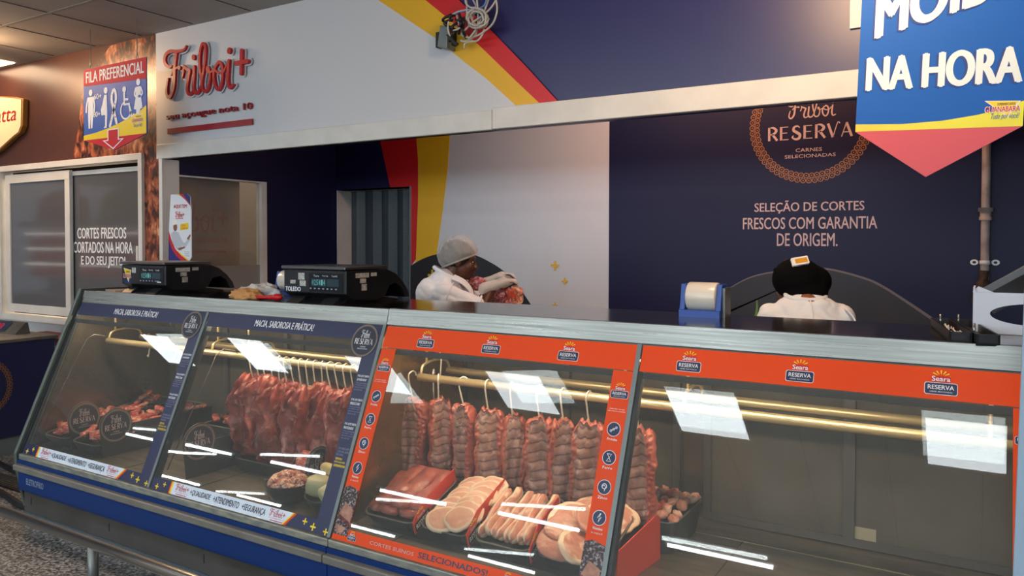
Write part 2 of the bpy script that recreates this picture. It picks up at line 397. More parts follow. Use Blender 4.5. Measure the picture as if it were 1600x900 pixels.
# ------------------------------------------------------------------ setting
CEIL = H+1.584
def granite():
    M = mat('granite_floor', '77726b', .45); t = M.node_tree; b = t.nodes['Principled BSDF']; L = t.links.new
    tc = t.nodes.new('ShaderNodeTexCoord'); v = t.nodes.new('ShaderNodeTexVoronoi'); v.inputs['Scale'].default_value = 95
    n = t.nodes.new('ShaderNodeTexNoise'); n.inputs['Scale'].default_value = 60; n.inputs['Detail'].default_value = 8
    L(tc.outputs['Object'], v.inputs['Vector']); L(tc.outputs['Object'], n.inputs['Vector'])
    mx = t.nodes.new('ShaderNodeMix'); mx.data_type = 'RGBA'; mx.inputs[0].default_value = .5
    r = t.nodes.new('ShaderNodeValToRGB'); e = r.color_ramp.elements
    e[0].position = .34; e[0].color = (.035, .032, .03, 1); e[1].position = .68; e[1].color = (.55, .52, .48, 1)
    x = e.new(.5); x.color = (.2, .18, .165, 1)
    sp = t.nodes.new('ShaderNodeSeparateColor'); L(v.outputs['Color'], sp.inputs[0])
    ad = t.nodes.new('ShaderNodeMath'); ad.operation = 'MULTIPLY_ADD'; ad.inputs[1].default_value = .3
    m2 = t.nodes.new('ShaderNodeMath'); m2.operation = 'MULTIPLY'; m2.inputs[1].default_value = .7
    L(n.outputs['Fac'], m2.inputs[0]); L(sp.outputs[0], ad.inputs[0]); L(m2.outputs[0], ad.inputs[2]); L(ad.outputs[0], r.inputs[0])
    L(r.outputs[0], b.inputs['Base Color']); return M
GRAN = granite()
struct('floor', MB().box(-22, 8, -12, 7, -.1, 0, GRAN))
CEILM = mat('ceiling_tile', 'aeaaa4', .8, col2='a39f99', scale=2); GRIDM = mat('ceiling_grid', '8f8a80', .5); GRIDD = mat('ceiling_gap', '3a3836', .8)
struct('ceiling', MB().box(-22, 8, -12, 7, CEIL, CEIL+.1, CEILM))
g = MB()
x = -13.0
for k in range(24):
    g.box(x-.004, x+.004, -6, 3.62, CEIL-.003, CEIL, GRIDD); x += .62
for k in range(9):
    yy = 2.93-k*1.25; g.box(-14, 2, yy-.012, yy+.012, CEIL-.006, CEIL, GRIDM)
struct('trim_1', g)
# front wall: mural panel with the window opening, post, header
BROWN = mat('brown_mural_vinyl', '4a2c26', .3, col2='5a362c', scale=1.2, bump=.06, bscale=2.2)
def grill():
    M = mat('grilled_meat_print', '3a1710', .32); t = M.node_tree; b = t.nodes['Principled BSDF']; L = t.links.new
    tc = t.nodes.new('ShaderNodeTexCoord'); mp = t.nodes.new('ShaderNodeMapping'); mp.inputs['Scale'].default_value = (1.6, 1, 1); mp.inputs['Rotation'].default_value = (0, .6, 0)
    L(tc.outputs['Object'], mp.inputs[0])
    n = t.nodes.new('ShaderNodeTexNoise'); n.inputs['Scale'].default_value = 13; n.inputs['Detail'].default_value = 9; n.inputs['Distortion'].default_value = .7
    L(mp.outputs[0], n.inputs['Vector']); r = t.nodes.new('ShaderNodeValToRGB'); e = r.color_ramp.elements
    e[0].position = .36; e[0].color = (.012, .008, .008, 1); e[1].position = .8; e[1].color = (.75, .45, .25, 1)
    for p_, c_ in ((.46, (.10, .025, .015, 1)), (.56, (.30, .07, .03, 1)), (.66, (.45, .15, .06, 1))): y_ = e.new(p_); y_.color = c_
    n2 = t.nodes.new('ShaderNodeTexNoise'); n2.inputs['Scale'].default_value = 4; n2.inputs['Detail'].default_value = 3; L(mp.outputs[0], n2.inputs['Vector'])
    ma = t.nodes.new('ShaderNodeMath'); ma.operation = 'MULTIPLY_ADD'; ma.inputs[1].default_value = .75; ma.inputs[2].default_value = -.36; L(n2.outputs['Fac'], ma.inputs[0])
    ad = t.nodes.new('ShaderNodeMath'); ad.operation = 'ADD'; L(n.outputs['Fac'], ad.inputs[0]); L(ma.outputs[0], ad.inputs[1])
    L(ad.outputs[0], r.inputs[0]); L(r.outputs[0], b.inputs['Base Color']); return M
GRILL = grill()
WX0, WX1, WZ0, WZ1 = -7.80, -5.585, .82, 2.225       # window opening
PX0, PX1 = -5.375, -5.335                           # post at the counter opening
HB = 2.165                                         # header underside
w = MB()
w.box(-12, PX0, 3.65, 3.75, WZ1, CEIL, BROWN)
w.box(-12, WX0, 3.65, 3.75, 0, WZ1, WHITEV); w.box(WX1, PX0, 3.65, 3.75, 0, WZ1, GRILL); w.box(WX0, WX1, 3.65, 3.75, 0, WZ0, WHITEV)
w.pxpoly(FH, [(114, 247), (122, 205), (128, 150), (150, 105), (172, 72), (205, 62), (242.5, 56), (250, 240), (230, 241), (180, 243.5)], -.002, .0015, GRILL)
struct('wall_front', w)
hd = MB()
hd.box(-5.38, 4, 3.66, 3.70, HB, CEIL, NAVY)
def line_px(pts): return [FH.px(*p) for p in pts]
WY = line_px([(824, 181), (760, 122.7), (725, 96), (682.7, 61), (600, 6)]); YR = line_px([(860, 177), (802.7, 122.7), (749, 70.7), (693, 22.7), (665, 0)]); RN = line_px([(886.7, 174.7), (821, 102.7), (770.7, 50.7), (717, 0)])
def ext(L_, top=CEIL, bot=HB+.03):
    a, b = Vector(L_[-2]), Vector(L_[-1]); d = b-a; t = (top-b.y)/d.y if d.y else 0; q = b+d*t
    a2, b2 = Vector(L_[1]), Vector(L_[0]); d2 = b2-a2; t2 = (bot-b2.y)/d2.y; q2 = b2+d2*t2
    return [(q2.x, q2.y)]+L_[1:-1]+[L_[-1], (q.x, q.y)]
WY, YR, RN = ext(WY), ext(YR), ext(RN)
hd.prism(FH, [(-5.42, HB+.03)]+WY+[(-5.42, CEIL)], 0, .004, WHITEV)
hd.prism(FH, WY+YR[::-1], 0, .004, YELV); hd.prism(FH, YR+RN[::-1], 0, .004, REDV)
a = FH.px(1328, 45); b = FH.px(1346, 0); hd.rect(FH, a[0], a[1], a[0]+.07, CEIL-.2, -.005, .004, WHITEV)
struct('wall_header', hd)
tr = MB()
TW = mat('white_painted_trim', 'd8d8d2', .35, col2='cfcfc9', scale=6, bump=.05, bscale=9)
tr.box(-5.40, -2.35, 3.628, 3.70, HB, 2.275, TW); tr.box(-2.345, 4, 3.625, 3.70, HB+.002, 2.285, TW)
struct('trim_2', tr, .004)
pm = MB(); pm.box(PX0, PX1, 3.63, 3.78, 0, HB, ALU); struct('trim_3', pm, .003)
# window 1: sliding window in the front wall
TG = mat('smoked_window_glass', '5d5d60', .06, spec=.6)
wf = MB(); f = .05
def frame(mb, x0, x1, z0, z1, y0, y1, t, mt):
    mb.box(x0, x1, y0, y1, z1-t, z1, mt); mb.box(x0, x1, y0, y1, z0, z0+t, mt); mb.box(x0, x0+t, y0, y1, z0+t, z1-t, mt); mb.box(x1-t, x1, y0, y1, z0+t, z1-t, mt)
frame(wf, WX0, WX1, WZ0, WZ1, 3.625, 3.74, f, ALU)
frame(wf, -7.725, -6.66, WZ0+.07, WZ1-.08, 3.66, 3.69, .075, ALU)
frame(wf, -6.745, -5.63, WZ0+.05, WZ1-.09, 3.69, 3.72, .035, ALU)
win = struct('window_1', wf, .003)
gp = MB().box(-7.65, -6.74, 3.672, 3.678, .96, 2.07, TG); o = gp.build('pane', win)
gp = MB().box(-6.72, -5.66, 3.702, 3.708, .90, 2.11, TG); o = gp.build('pane', win)
F7 = FY(3.701); tx = MB()
for s_, bl, tr_ in (('CORTES FRESCOS', (121, 373), (197.5, 355)), ('CORTADOS NA HORA', (115, 395), (207.5, 378)), ('E DO SEU JEITO!', (127, 417.5), (196, 401))):
    tx.pxtext(F7, s_, bl, tr_, .001, WHITE, bold=.025)
tx.build('lettering', win)
hdl = MB().box(-5.72, -5.70, 3.66, 3.69, 1.35, 1.5, ALU); hdl.build('handle', win)
# side wall with window 2, back wall with window 3
SX, BY = -5.34, 5.48
FS = FX(SX); FB = FY(BY)
sw = MB(); Y1 = 4.63; z0, z1 = 1.0, H+.111*4.63
sw.box(SX-.12, SX, 3.75, Y1, z1, CEIL, NAVYD); sw.box(SX-.12, SX, Y1, BY+.3, 0, CEIL, NAVYD); sw.box(SX-.12, SX, 3.75, Y1, 0, z0, NAVYD)
struct('wall_left', sw)
w2 = MB(); w2.box(SX-.06, SX+.012, Y1-.055, Y1, z0, z1, ALU); w2.box(SX-.06, SX+.008, 3.78, Y1, z1-.012, z1, ALU); w2.box(SX-.06, SX+.01, 3.78, Y1, z0, z0+.05, ALU)
w2o = struct('window_2', w2)
G2 = glass('window_glass', (.9, .9, .88), .06)
MB().box(SX-.03, SX-.024, 3.78, Y1-.055, z0+.05, z1-.012, G2).build('pane', w2o)
lowp = mat('gray_lower_panel', '8a8680', .5)
MB().box(SX-.022, SX-.018, 3.78, Y1-.055, z0+.05, H-.044*4.63, lowp).build('lower_panel', w2o)
# kraft backing seen through window 2, with the red brand print
KR = mat('brown_paper', 'a08468', .7, col2='8d7258', scale=3, bump=.06, bscale=5)
bk = thing('paper_backing', 'brown paper sheet with red brand lettering behind the side window', 'paper', (SX-.14, 4.2, 1.4))
FK = FX(SX-.14)
k = MB(); a = FK.px(262, 420); b = FK.px(374, 262); k.rect(FK, 3.80, 1.1, b[0], 2.2, -.004, 0, KR); k.build('sheet', bk)
REDF = mat('faded_red_print', 'a05548', .6)
k = MB(); a = FK.px(272, 361); b = FK.px(355, 318); script_logo(k, FK, a[0]-.16, a[1], b[0], b[1], .002, REDF, True, 0, 4, .9)
k.pxtext(FK, 'seu açougue nota 10', (272, 382), (354, 370), .002, REDF, bold=.01); a = FK.px(303, 395); b = FK.px(354, 391); k.rect(FK, a[0], a[1], b[0], b[1], 0, .002, REDF)
k.build('lettering', bk)
dk = mat('dark_room_wall', '4b443f', .8)
struct('wall_store', MB().box(-9.2, -9.1, 3.75, 5.6, 0, CEIL, dk).box(-9.2, SX-.12, 5.6, 5.7, 0, CEIL, dk))
# back wall
bw = MB(); A0, A1 = -.972*BY, -.806*BY; zt = H+.0895*BY; zs = .95
bw.box(SX-.12, A0, BY, BY+.12, 0, CEIL, NAVYD); bw.box(A0, A1, BY, BY+.12, zt, CEIL, NAVYD); bw.box(A0, A1, BY, BY+.12, 0, zs, NAVYD); bw.box(A1, 4.5, BY, BY+.12, 0, CEIL, WHITEV)
px = lambda *P: [FB.px(*p) for p in P]
bw.prism(FB, px((590, 200), (595.4, 225), (610, 292.7), (642.7, 291.5), (642.7, 415), (650, 405), (653.6, 309), (653.6, 250), (651.4, 222), (650, 200)), 0, .003, REDV)
bw.prism(FB, [(A0, zt+.001), FB.px(610, 292.7), FB.px(595.4, 225), FB.px(590, 200), (A0-.1, 2.6), (A0-.1, zt)], 0, .002, NAVYD)
bw.prism(FB, px((650, 200), (651.4, 222), (653.6, 250), (653.6, 309), (650, 411), (665, 403), (682.5, 397), (692.5, 324), (700, 262), (702.7, 217.7), (703.5, 200)), 0, .003, YELV)
a = FB.px(952, 300)[0]; bw.rect(FB, a, 0, 4.5, CEIL, 0, .004, NAVYD)
PLATE = mat('black_plate_print', '17171b', .45)
arc = catmull([Vector((*FB.px(*p), 0)) for p in ((642.7, 415), (660, 405), (682, 397.5), (712, 395), (741, 398.3), (765, 409), (787.8, 424), (810, 447), (830.5, 477))], 4)
bw.prism(FB, [(A1, .9)]+[(q.x, q.y) for q in arc]+[(arc[-1].x+.02, .9)], .003, .006, PLATE)
for q in ((868, 415, 8), (883, 439.5, 6), (868, 477, 5), (676, 430, 10)):
    u_, v_ = FB.px(q[0], q[1]); plus_mark(bw, FB, u_, v_, q[2]/FPX*6, .007, YELV, .22)
arc = [(1136, 453), (1160, 439), (1187.5, 429), (1240, 421), (1290.6, 420), (1342, 432), (1376.6, 446), (1428, 478.8), (1467.7, 506)]
ac = catmull([Vector((*FB.px(*p), 0)) for p in arc], 4); PLATE2 = mat('slate_plate_print', '1d1a20', .45, col2='2a2228', scale=3)
bw.prism(FB, [(ac[0].x-.3, ac[0].y-.32)]+[(q.x, q.y) for q in ac]+[(ac[-1].x+.4, ac[-1].y-.5), (ac[-1].x, .9), (ac[0].x-.3, .9)], .004, .0055, PLATE2)
RIM = mat('plate_rim_print', '6f6663', .5); bw.stroke(FB, [(q.x, q.y) for q in ac], .006, .0065, RIM, .018, None, 0, 1)
HERB = mat('herb_print', '5c8a3a', .5)
for pts, ww in (([(1180, 500), (1183, 484), (1183, 470)], .02), ([(1188, 500), (1189, 490), (1194, 478)], .013), ([(1186, 500), (1187, 488), (1188, 483)], .012), ([(1197, 486), (1193, 477)], .01)):
    bw.stroke(FB, px(*pts), ww, .0068, HERB, ww*.5)
# wall lettering and ring emblem
bw.pxtext(FB, 'SELEÇÃO DE CORTES', (1179, 334.5), (1351, 310), .005, PINKW, bold=.012)
bw.pxtext(FB, 'FRESCOS COM GARANTIA', (1161, 358.5), (1371, 337.5), .005, PINKW, bold=.012)
bw.pxtext(FB, 'DE ORIGEM.', (1214, 384.5), (1309, 364), .005, PINKW, bold=.012)
a = FB.px(1231, 186); b = FB.px(1306, 150); script_logo(bw, FB, a[0], a[1], b[0], b[1], .005, PINKW, False, 0, 4, 1.0)
a = FB.px(1199.5, 221); b = FB.px(1338, 190); reserva(bw, FB, a[0], a[1], b[0], b[1], .005, PINKW)
bw.pxtext(FB, 'CARNES', (1243.5, 238), (1284.5, 230), .005, PINKW, bold=.006); bw.pxtext(FB, 'SELECIONADAS', (1226.5, 248), (1306, 238.5), .005, PINKW, bold=.006)
c = FB.px(1265, 194); e_ = FB.px(1265, 285); rr = abs(c[1]-e_[1])-.012
for k in range(64):
    t = 2*math.pi*k/64
    for dr, dt in ((0, 0), (-.034, .049)):
        u_, v_ = c[0]+(rr+dr)*math.cos(t+dt), c[1]+(rr+dr)*math.sin(t+dt)
        if v_ < 2.75: bw.ring(FB, u_, v_, .013, .0185, .005, GOLD, 12); bw.disc(FB, u_, v_, .005, .0045, .005, GOLD, 6)
struct('wall_back', bw)
w3 = MB(); w3.box(A0, A0+.01, BY+.12, BY+.36, zs, zt, ALU); w3.box(A0, A0+.012, BY, BY+.2, zs, zt, ALU); w3.box(A0, A1, BY, BY+.2, zt, zt+.012, ALU); w3.box(A1-.01, A1, BY-.01, BY+.2, zs, zt+.012, GRAYM); w3.box(A0, A1, BY, BY+.2, zs-.02, zs, ALU)
w3o = struct('window_3', w3)
TG3 = mat('dark_window_glass', '4a5258', .12, col2='3a4046', scale=2.5, stretch=(3, 1, .4))
MB().box(A0, A1, BY+.19, BY+.2, zs, zt, TG3).build('pane', w3o)
cs = MB(); CURT = veil('clear_curtain', '8a9498', .28, .25)
for k, u_ in enumerate((-5.15, -4.95, -4.75, -4.58)): cs.box(u_-.06, u_+.05, BY+.15+.01*(k % 2), BY+.153+.01*(k % 2), zs, zt, CURT)
cs.build('strip_curtain', w3o)
struct('wall_right', MB().box(4, 4.1, 3.65, BY, 0, CEIL, NAVYD))
# ceiling lights
PE = emis('panel_diffuser', 'f2fbff', PANEL_L); TE = emis('tube_diffuser', 'f6fcff', TUBE_L); WE = emis('warm_diffuser', 'ffd9b0', 9)
pl = thing('ceiling_panel_light', 'x', 'ceiling light', (0, 0, CEIL), 'square ceiling panels over the aisle')
MB().box(-.29, .29, -.30, .30, CEIL-.008, CEIL-.004, PE).build('diffuser', pl); q = MB(); frame(q, -.31, .31, -.32, .32, 0, 1, .02, WHITE)
q = MB(); q.box(-.31, .31, .30, .32, CEIL-.012, CEIL, WHITE).box(-.31, .31, -.32, -.30, CEIL-.012, CEIL, WHITE).box(-.31, -.29, -.30, .30, CEIL-.012, CEIL, WHITE).box(.29, .31, -.30, .30, CEIL-.012, CEIL, WHITE); q.build('frame', pl)
wh = ['mirrored at the far left end of the case glass', 'mirrored over the hanging beef', 'mirrored at the orange strip left of the ribs', 'mirrored over the hanging ribs', 'mirrored at the left of the empty pane', 'mirrored at the right edge of the empty pane']
for k, x in enumerate((-9.1, -7.27, -5.49, -3.70, -1.925, -.04)):
    o = pl if k == 0 else dup(pl, (0, 0, 0))
    o.location = (x, -.87 + (.12 if k == 1 else 0), CEIL); o['label'] = 'square white ceiling panel, '+wh[k]
wl = thing('ceiling_panel_light', 'ceiling panel glowing above the brown wall at the left edge', 'ceiling light', (-7.2, 3.3, CEIL))
MB().box(-7.95, -7.36, 3.0, 3.58, CEIL-.008, CEIL-.003, WE).build('diffuser', wl)
tl = thing('tube_light', 'x', 'ceiling light', (0, 0, CEIL), 'tube lights across the aisle')
MB().tube([(-.56, 0, CEIL-.05), (.56, 0, CEIL-.05)], .022, TE, 8).build('tube', tl)
MB().box(-.6, .6, -.05, .05, CEIL-.03, CEIL, WHITE).build('housing', tl)
k = 0
for x, yy in ((-2.35, -3.47), (-4.6, -3.6), (-6.6, -3.7), (-8.7, -3.55), (-10.8, -3.6), (-12.6, -3.7), (-1.2, -5.4), (-3.5, -5.35), (-5.9, -5.35), (-8.45, -5.35), (-11.0, -5.3), (-13.2, -5.3)):
    o = tl if k == 0 else dup(tl, (0, 0, 0)); o.location = (x, yy, CEIL)
    o['label'] = 'tube ceiling light over the aisle, %s from the right in the %s row' % (ORD[(k if k < 6 else k-6)], 'near' if k < 6 else 'far'); k += 1
# ------------------------------------------------------------------ display cases
GT, GB = (2.515, 1.185), (2.178, .385)
FG = Fr((0, GB[0], GB[1]), (1, 0, 0), (0, GT[0]-GB[0], GT[1]-GB[1])); GL = math.hypot(GT[0]-GB[0], GT[1]-GB[1])
DECK = .41; BK = 3.09
CG = glass('display_glass', (.94, .955, .945), .045, 1.52, (.62, .62, .58)); CG2 = glass('inner_display_glass', (.97, .98, .975), 0, 1.45)
DECKM = mat('steel_deck', '8f8374', .38, .75, col2='7b7166', scale=3, stretch=(1, 5, 1), rrange=(.28, .46))
INT = mat('interior_steel', '857c72', .3, .8, col2='6d655d', scale=2, rrange=(.2, .4))
DOORG = mat('sliding_door_glass', '5a544d', .14, col2='4a453f', scale=3, spec=.6)
DOORF = mat('sliding_door_frame', '5d5855', .4, .5)
TOPM = mat('dark_steel_top', '6f6a66', .12, .9, col2='5f5a57', scale=2)
SILL = mat('worn_steel_sill', '8f938f', .5, .6, col2='b3b2a0', scale=14, stretch=(1, 4, 4))
KICK = mat('kick_strip', '5f6d75', .45, .3)
BASEM = mat('base_panel', '6a6864', .5, .6, col2='5b5955', scale=3)
BUMP = mat('bumper_rubber', '858178', .45, .2, col2='77736b', scale=6)
GOLDLITW = mat('gold_lit_partition', 'b08a5a', .3, .85, col2='8f6f48', scale=4, rrange=(.2, .4))  # golden light on the steel partition put into its colour
LED = emis('case_light_diffuser', 'ffe4c0', 50)
SEAL = mat('black_seal', '20262a', .5)
def case(name, label, x0, mid, x1, dz, warp, rods=True):
    t = thing(name, label, 'display case', ((x0+x1)/2, 2.6, 0))
    def P(n, mb, bev=0., par=t): return mb.build(n, par, bev)
    zt = 1.251+dz
    b = MB(); b.prism(Fr((x0, 0, 0), (0, 1, 0), (0, 0, 1)), [(2.515, 1.185+dz), (2.533, zt), (2.56, zt), (2.56, 1.185+dz)], 0, x1-x0, STEEL); P('front_band', b)
    b = MB(); b.box(x0, x1, 2.555, 3.04, zt-.03, zt-.0005, TOPM); P('worktop', b)
    b = MB(); b.box(x0+.01, x1-.01, 2.512, 2.70, 1.132, 1.186, BASEM); P('canopy', b)
    b = MB(); b.box(x0+.06, x1-.06, 2.512, 2.542, 1.125, 1.131, LED); P('light_strip', b)
    for k, (a, c) in enumerate(((x0, mid), (mid, x1))):
        b = MB(); b.rect(FG, a+.006, .004, c-.006, GL-.003, -.003, -.0, CG); g_ = P('glass_pane', b)
        b = MB(); tilt = (.006, -.005)[k]
        fr = Fr(FG.p((a+c)/2, GL/2, -.018), FG.U+FG.N*tilt+FG.V*.0, FG.V+FG.N*(.004 if k == 0 or rods else .0065))
        kx = warp[k]; nn = 10; vs = []; fs = []; hw, hh = (c-a)/2-.02, GL/2-.035
        for side in (0, -.002):
            for j in range(nn+1):
                for i in range(nn+1): u, v = -hw+2*hw*i/nn, -hh+2*hh*j/nn; vs.append(fr.p(u, v, kx*u*v+side))
        nv_ = (nn+1)*(nn+1)
        for s_ in (0, 1):
            for j in range(nn):
                for i in range(nn): q = s_*nv_+j*(nn+1)+i; f4 = (q, q+1, q+nn+2, q+nn+1); fs.append(f4 if not s_ else f4[::-1])
        b.add(vs, fs, CG2, True); P('inner_pane', b, par=g_)
        b = MB(); b.rect(FG, a+.006, GL-.12, c-.006, GL-.098, -.012, -.004, SEAL); P('top_seal', b)
        if rods: b = MB(); b.tube([(a+.09, 2.60, .985), (a+.075, 2.60, .985), (a+.05, 2.56, .995), (a+.05, 2.515, .97), (a+.05, 2.24, .46)], .0028, INT, 8); P('support_rod', b)
    for xm in (mid, x1):
        b = MB(); b.rect(FG, xm-.010, 0, xm+.006, GL, -.03, .006, GRAYM); 
        if xm == mid: b.rect(FG, xm+.006, 0, xm+.02, GL, -.03, -.002, SEAL)
        P('mullion', b)
    b = MB(); b.box(x0, x1, 2.165, 2.24, .352, .383, SILL); P('sill', b, .004)
    b = MB(); b.box(x0, x1, 2.158, 2.25, .31, .352, BLUEP); P('blue_strip', b)
    b = MB(); b.box(x0-.0, x1, 2.132, 2.2, .30, .333, BUMP); P('bumper', b, .006)
    b = MB(); b.box(x0, x1, 2.162, 2.25, .188, .302, BLUEP); P('blue_panel', b)
    b = MB(); b.box(x0+.04, x1, 2.172, 2.9, .075, .19, BASEM)
    for k in range(6):
        x = x0+.11+k*.72
        if x < x1-.02: b.box(x-.003, x+.003, 2.171, 2.175, .12, .16, BLACKP)
    P('base', b)
    b = MB(); b.box(x0+.04, x1, 2.166, 2.88, .0, .076, KICK); P('kick_plate', b)
    b = MB(); b.box(x0, x1, 2.215, BK, DECK-.05, DECK, DECKM)
    n = 4; st = (x1-x0)/n
    for k in range(n+1):
        x = min(x0+.27+k*st*.98, x1-.01); b.box(x-.0015, x+.0015, 2.22, 2.92, DECK, DECK+.0012, SEAL)
    b.box(x0, x1, 2.918, 2.922, DECK, DECK+.0015, GOLDLIT); P('deck', b)
    b = MB(); b.box(x0, x1, BK, BK+.02, DECK-.05, 1.2, INT); P('back_panel', b)
    for k, (a, c) in enumerate(((x0+.03, mid-.05), (mid-.0+.05, x1-.02))):
        b = MB(); F_ = DOORF; m_ = (a+c)/2
        frame(b, a, c, DECK+.005, 1.10, BK-.02, BK-.002, .03, F_); b.box(m_-.015, m_+.025, BK-.026, BK-.002, DECK+.035, 1.07, F_)
        d_ = P('sliding_door', b)
        MB().box(a+.03, c-.03, BK-.009, BK-.006, DECK+.035, 1.07, DOORG).build('door_pane', d_)
    b = MB(); b.box(x1-.012, x1, 2.24, BK, DECK, .46, INT); P('divider_rail', b)
    if not rods:
        b = MB(); b.prism(Fr((x0+.03, 0, 0), (0, 1, 0), (0, 0, 1)), [(2.30, DECK), (2.57, DECK), (2.57, .488), (2.31, .41+.004)], 0, mid-x0-.09, BLACKP); P('sloped_shelf', b)
        b = MB(); b.prism(Fr((x0+.004, 0, 0), (0, 1, 0), (0, 0, 1)), [(2.24, .40), (2.545, 1.17), (3.08, 1.17), (3.08, .40)], 0, .006, GOLDLITW); P('partition', b)
    ry = .957
    for yy, r_ in ((2.62, .017), (2.83, .017)):
        b = MB(); b.tube([(x0+.09, yy, ry), (x1-.02, yy, ry)], r_, GOLDLIT, 14)
        P('hanging_rail', b)
    for xx in (x0+.10, mid-.12, mid+.12, x1-.12):
        b = MB(); b.tube([(xx, 2.62, ry+.012), (xx, 2.64, ry+.05), (xx, 2.72, ry+.062), (xx, 2.80, ry+.05), (xx, 2.83, ry+.012)], .006, GOLDLIT, 8, sm=5); b.tube([(xx, 2.66, ry+.06), (xx, 2.66, 1.145)], .006, GOLDLIT, 8); P('rail_bracket', b)
    return t
LX0, M12, M23, M34, RX1 = -4.465, -3.32, -2.16, -1.01, .145
cl = case('display_case', 'left refrigerated meat case with navy stickers on its slanted glass', LX0, M12, M23-.002, 0, (.02, .034))
cr = case('display_case', 'right refrigerated meat case with orange stickers on its slanted glass', M23+.002, M34, RX1, .003, (.034, .004), False)
# end panel of the left case
b = MB(); FXE = Fr((LX0-.035, 0, 0), (0, 1, 0), (0, 0, 1))
b.prism(FXE, [(2.16, .3), (2.155, .385), (2.495, 1.2), (2.52, 1.262), (2.56, 1.262), (3.04, 1.262), (3.12, .9), (3.12, .08), (2.2, .08)], 0, .024, mat('end_panel', '6c756e', .4, .5)); b.build('end_panel', cl, .004)
b = MB(); b.rect(FG, LX0-.010, 0, LX0+.008, GL+.03, -.02, .004, SEAL); b.build('edge_seal', cl)
b = MB(); b.prism(Fr((LX0-.01, 0, 0), (0, 1, 0), (0, 0, 1)), [(2.23, .40), (2.545, 1.17), (3.08, 1.17), (3.08, .40)], 0, .006, INT); b.build('inner_end_wall', cl)
b = MB(); b.prism(Fr((RX1+.002, 0, 0), (0, 1, 0), (0, 0, 1)), [(2.16, .3), (2.155, .385), (2.495, 1.2), (2.52, 1.256), (3.04, 1.256), (3.12, .9), (3.12, .08), (2.2, .08)], 0, .03, STEELD); b.build('end_panel', cr, .004)
b = MB(); b.pxtext(FY(2.1615), 'ELETROFRIO', (41, 757), (67.5, 755.5), .0, mat('gray_lettering', '8c99a8', .5), bold=.01); b.build('lettering', cl)
# --- glass stickers, left case
CHARC = mat('charcoal_disc', '2a2c3c', .45); RINGB = mat('brown_ring_print', '7b6a60', .5); SKYW = mat('pale_blue_print', 'e2ecf6', .45); GRAYT = mat('fine_gray_text', '8f93b0', .5)
def minitext(mb, fr, lines, u0, u1, v, lh, h, mt, bold=0.):
    for s_, f0 in lines:
        mb.text(fr, s_, u0, v-lh*.72, u0+(u1-u0)*f0, v, h, mt, bold=bold, res=1); v -= lh
    return v
def friboi_sticker(a, c):
    b = MB(); h = .0015; sL = c-.088; sR = c-.008; a2 = a+.012
    b.rect(FG, a2, .793, sR, .866, .0008, h, NAVYP); b.rect(FG, sL, .0, sR, .793, .0008, h, NAVYP)
    b.rect(FG, a2, .0, sL, .054, .0008, h, NAVYP)
    wl_, wr_ = a+.165, c-.215
    b.prism(FG, [(wl_-.02, 0), (wr_-.035, 0), (wr_+.015, .054), (wl_-.02, .054)], h, h+.0004, ORANGE)
    b.prism(FG, [(wl_-.012, 0), (wr_-.047, 0), (wr_+.003, .054), (wl_-.012, .054)], h+.0004, h+.0008, YEL)
    b.prism(FG, [(wl_, 0), (wr_-.055, 0), (wr_-.005, .054), (wl_, .054)], h+.0008, h+.0012, SKYW)
    for u_, v_, q in ((a+.055, .016, .013), (a+.105, .032, .011), (sL-.06, .034, .013), (sL-.01, .022, .015), (sR-.02, .016, .013)): plus_mark(b, FG, u_, v_, q, h+.0006, YEL, .22)
    o = b.build('sticker', cl)
    b = MB(); h2 = h+.0022
    b.text(FG, 'MACIA, SABOROSA E PRÁTICA!', a+.36, .808, a+.75, .854, h2, WHITE, bold=.022, shear=.12)
    W3 = wr_-wl_
    for u_ in (wl_+.025, wr_-.135):
        script_logo(b, FG, u_, .022, u_+.09, .05, h2, RED, True, 0, 3, 1.1); b.text(FG, 'seu açougue nota 10', u_, .012, u_+.09, .018, h2, RED, res=1); b.rect(FG, u_+.012, .004, u_+.085, .007, h2-.0004, h2, RED)
    for s_, f0, f1 in (('+QUALIDADE', .165, .345), ('+ATENDIMENTO', .37, .585), ('+SEGURANÇA', .61, .795)):
        b.text(FG, s_, wl_+W3*f0, .014 if s_[-2] != 'Ç' else .009, wl_+W3*f1, .041, h2, NAVYD, bold=.015, shear=.1)
    v = .645; u0, u1 = sL+.010, sR-.008
    for ttl in (('POR QUE TANTA', 'QUALIDADE?'), ('POR QUE TANTO', 'FRESCOR?'), ('POR QUE TANTA', 'PRATICIDADE?')):
        v = minitext(b, FG, ((ttl[0], 1), (ttl[1], .85)), u0, u1, v, .0155, h2, WHITE, .03)
        v = minitext(b, FG, (('Cortes selecionados', 1), ('com padrão e origem', .95), ('garantidos para sua', 1), ('mesa todo dia', .7)), u0, u1, v, .0095, h2, GRAYT) - .032
    v = minitext(b, FG, (('COM CARNES ASSIM', .95), ('O DIA A DIA GANHA', 1), ('MAIS SABOR', .6)), u0, u1, v, .0125, h2, GRAYT)
    minitext(b, FG, (('VEM PRO', .6), ('NOSSO AÇOUGUE', .9), ('EXPERIMENTAR', 1)), u0, u1, v-.004, .0135, h2, YEL, .03)
    b.build('lettering', o)
    b = MB(); badge(b, FG, c-.095, .792, .072, h+.0016, CHARC, RINGB, WHITE); b.build('round_emblem', o)
    return o
friboi_sticker(LX0, M12); friboi_sticker(M12, M23)
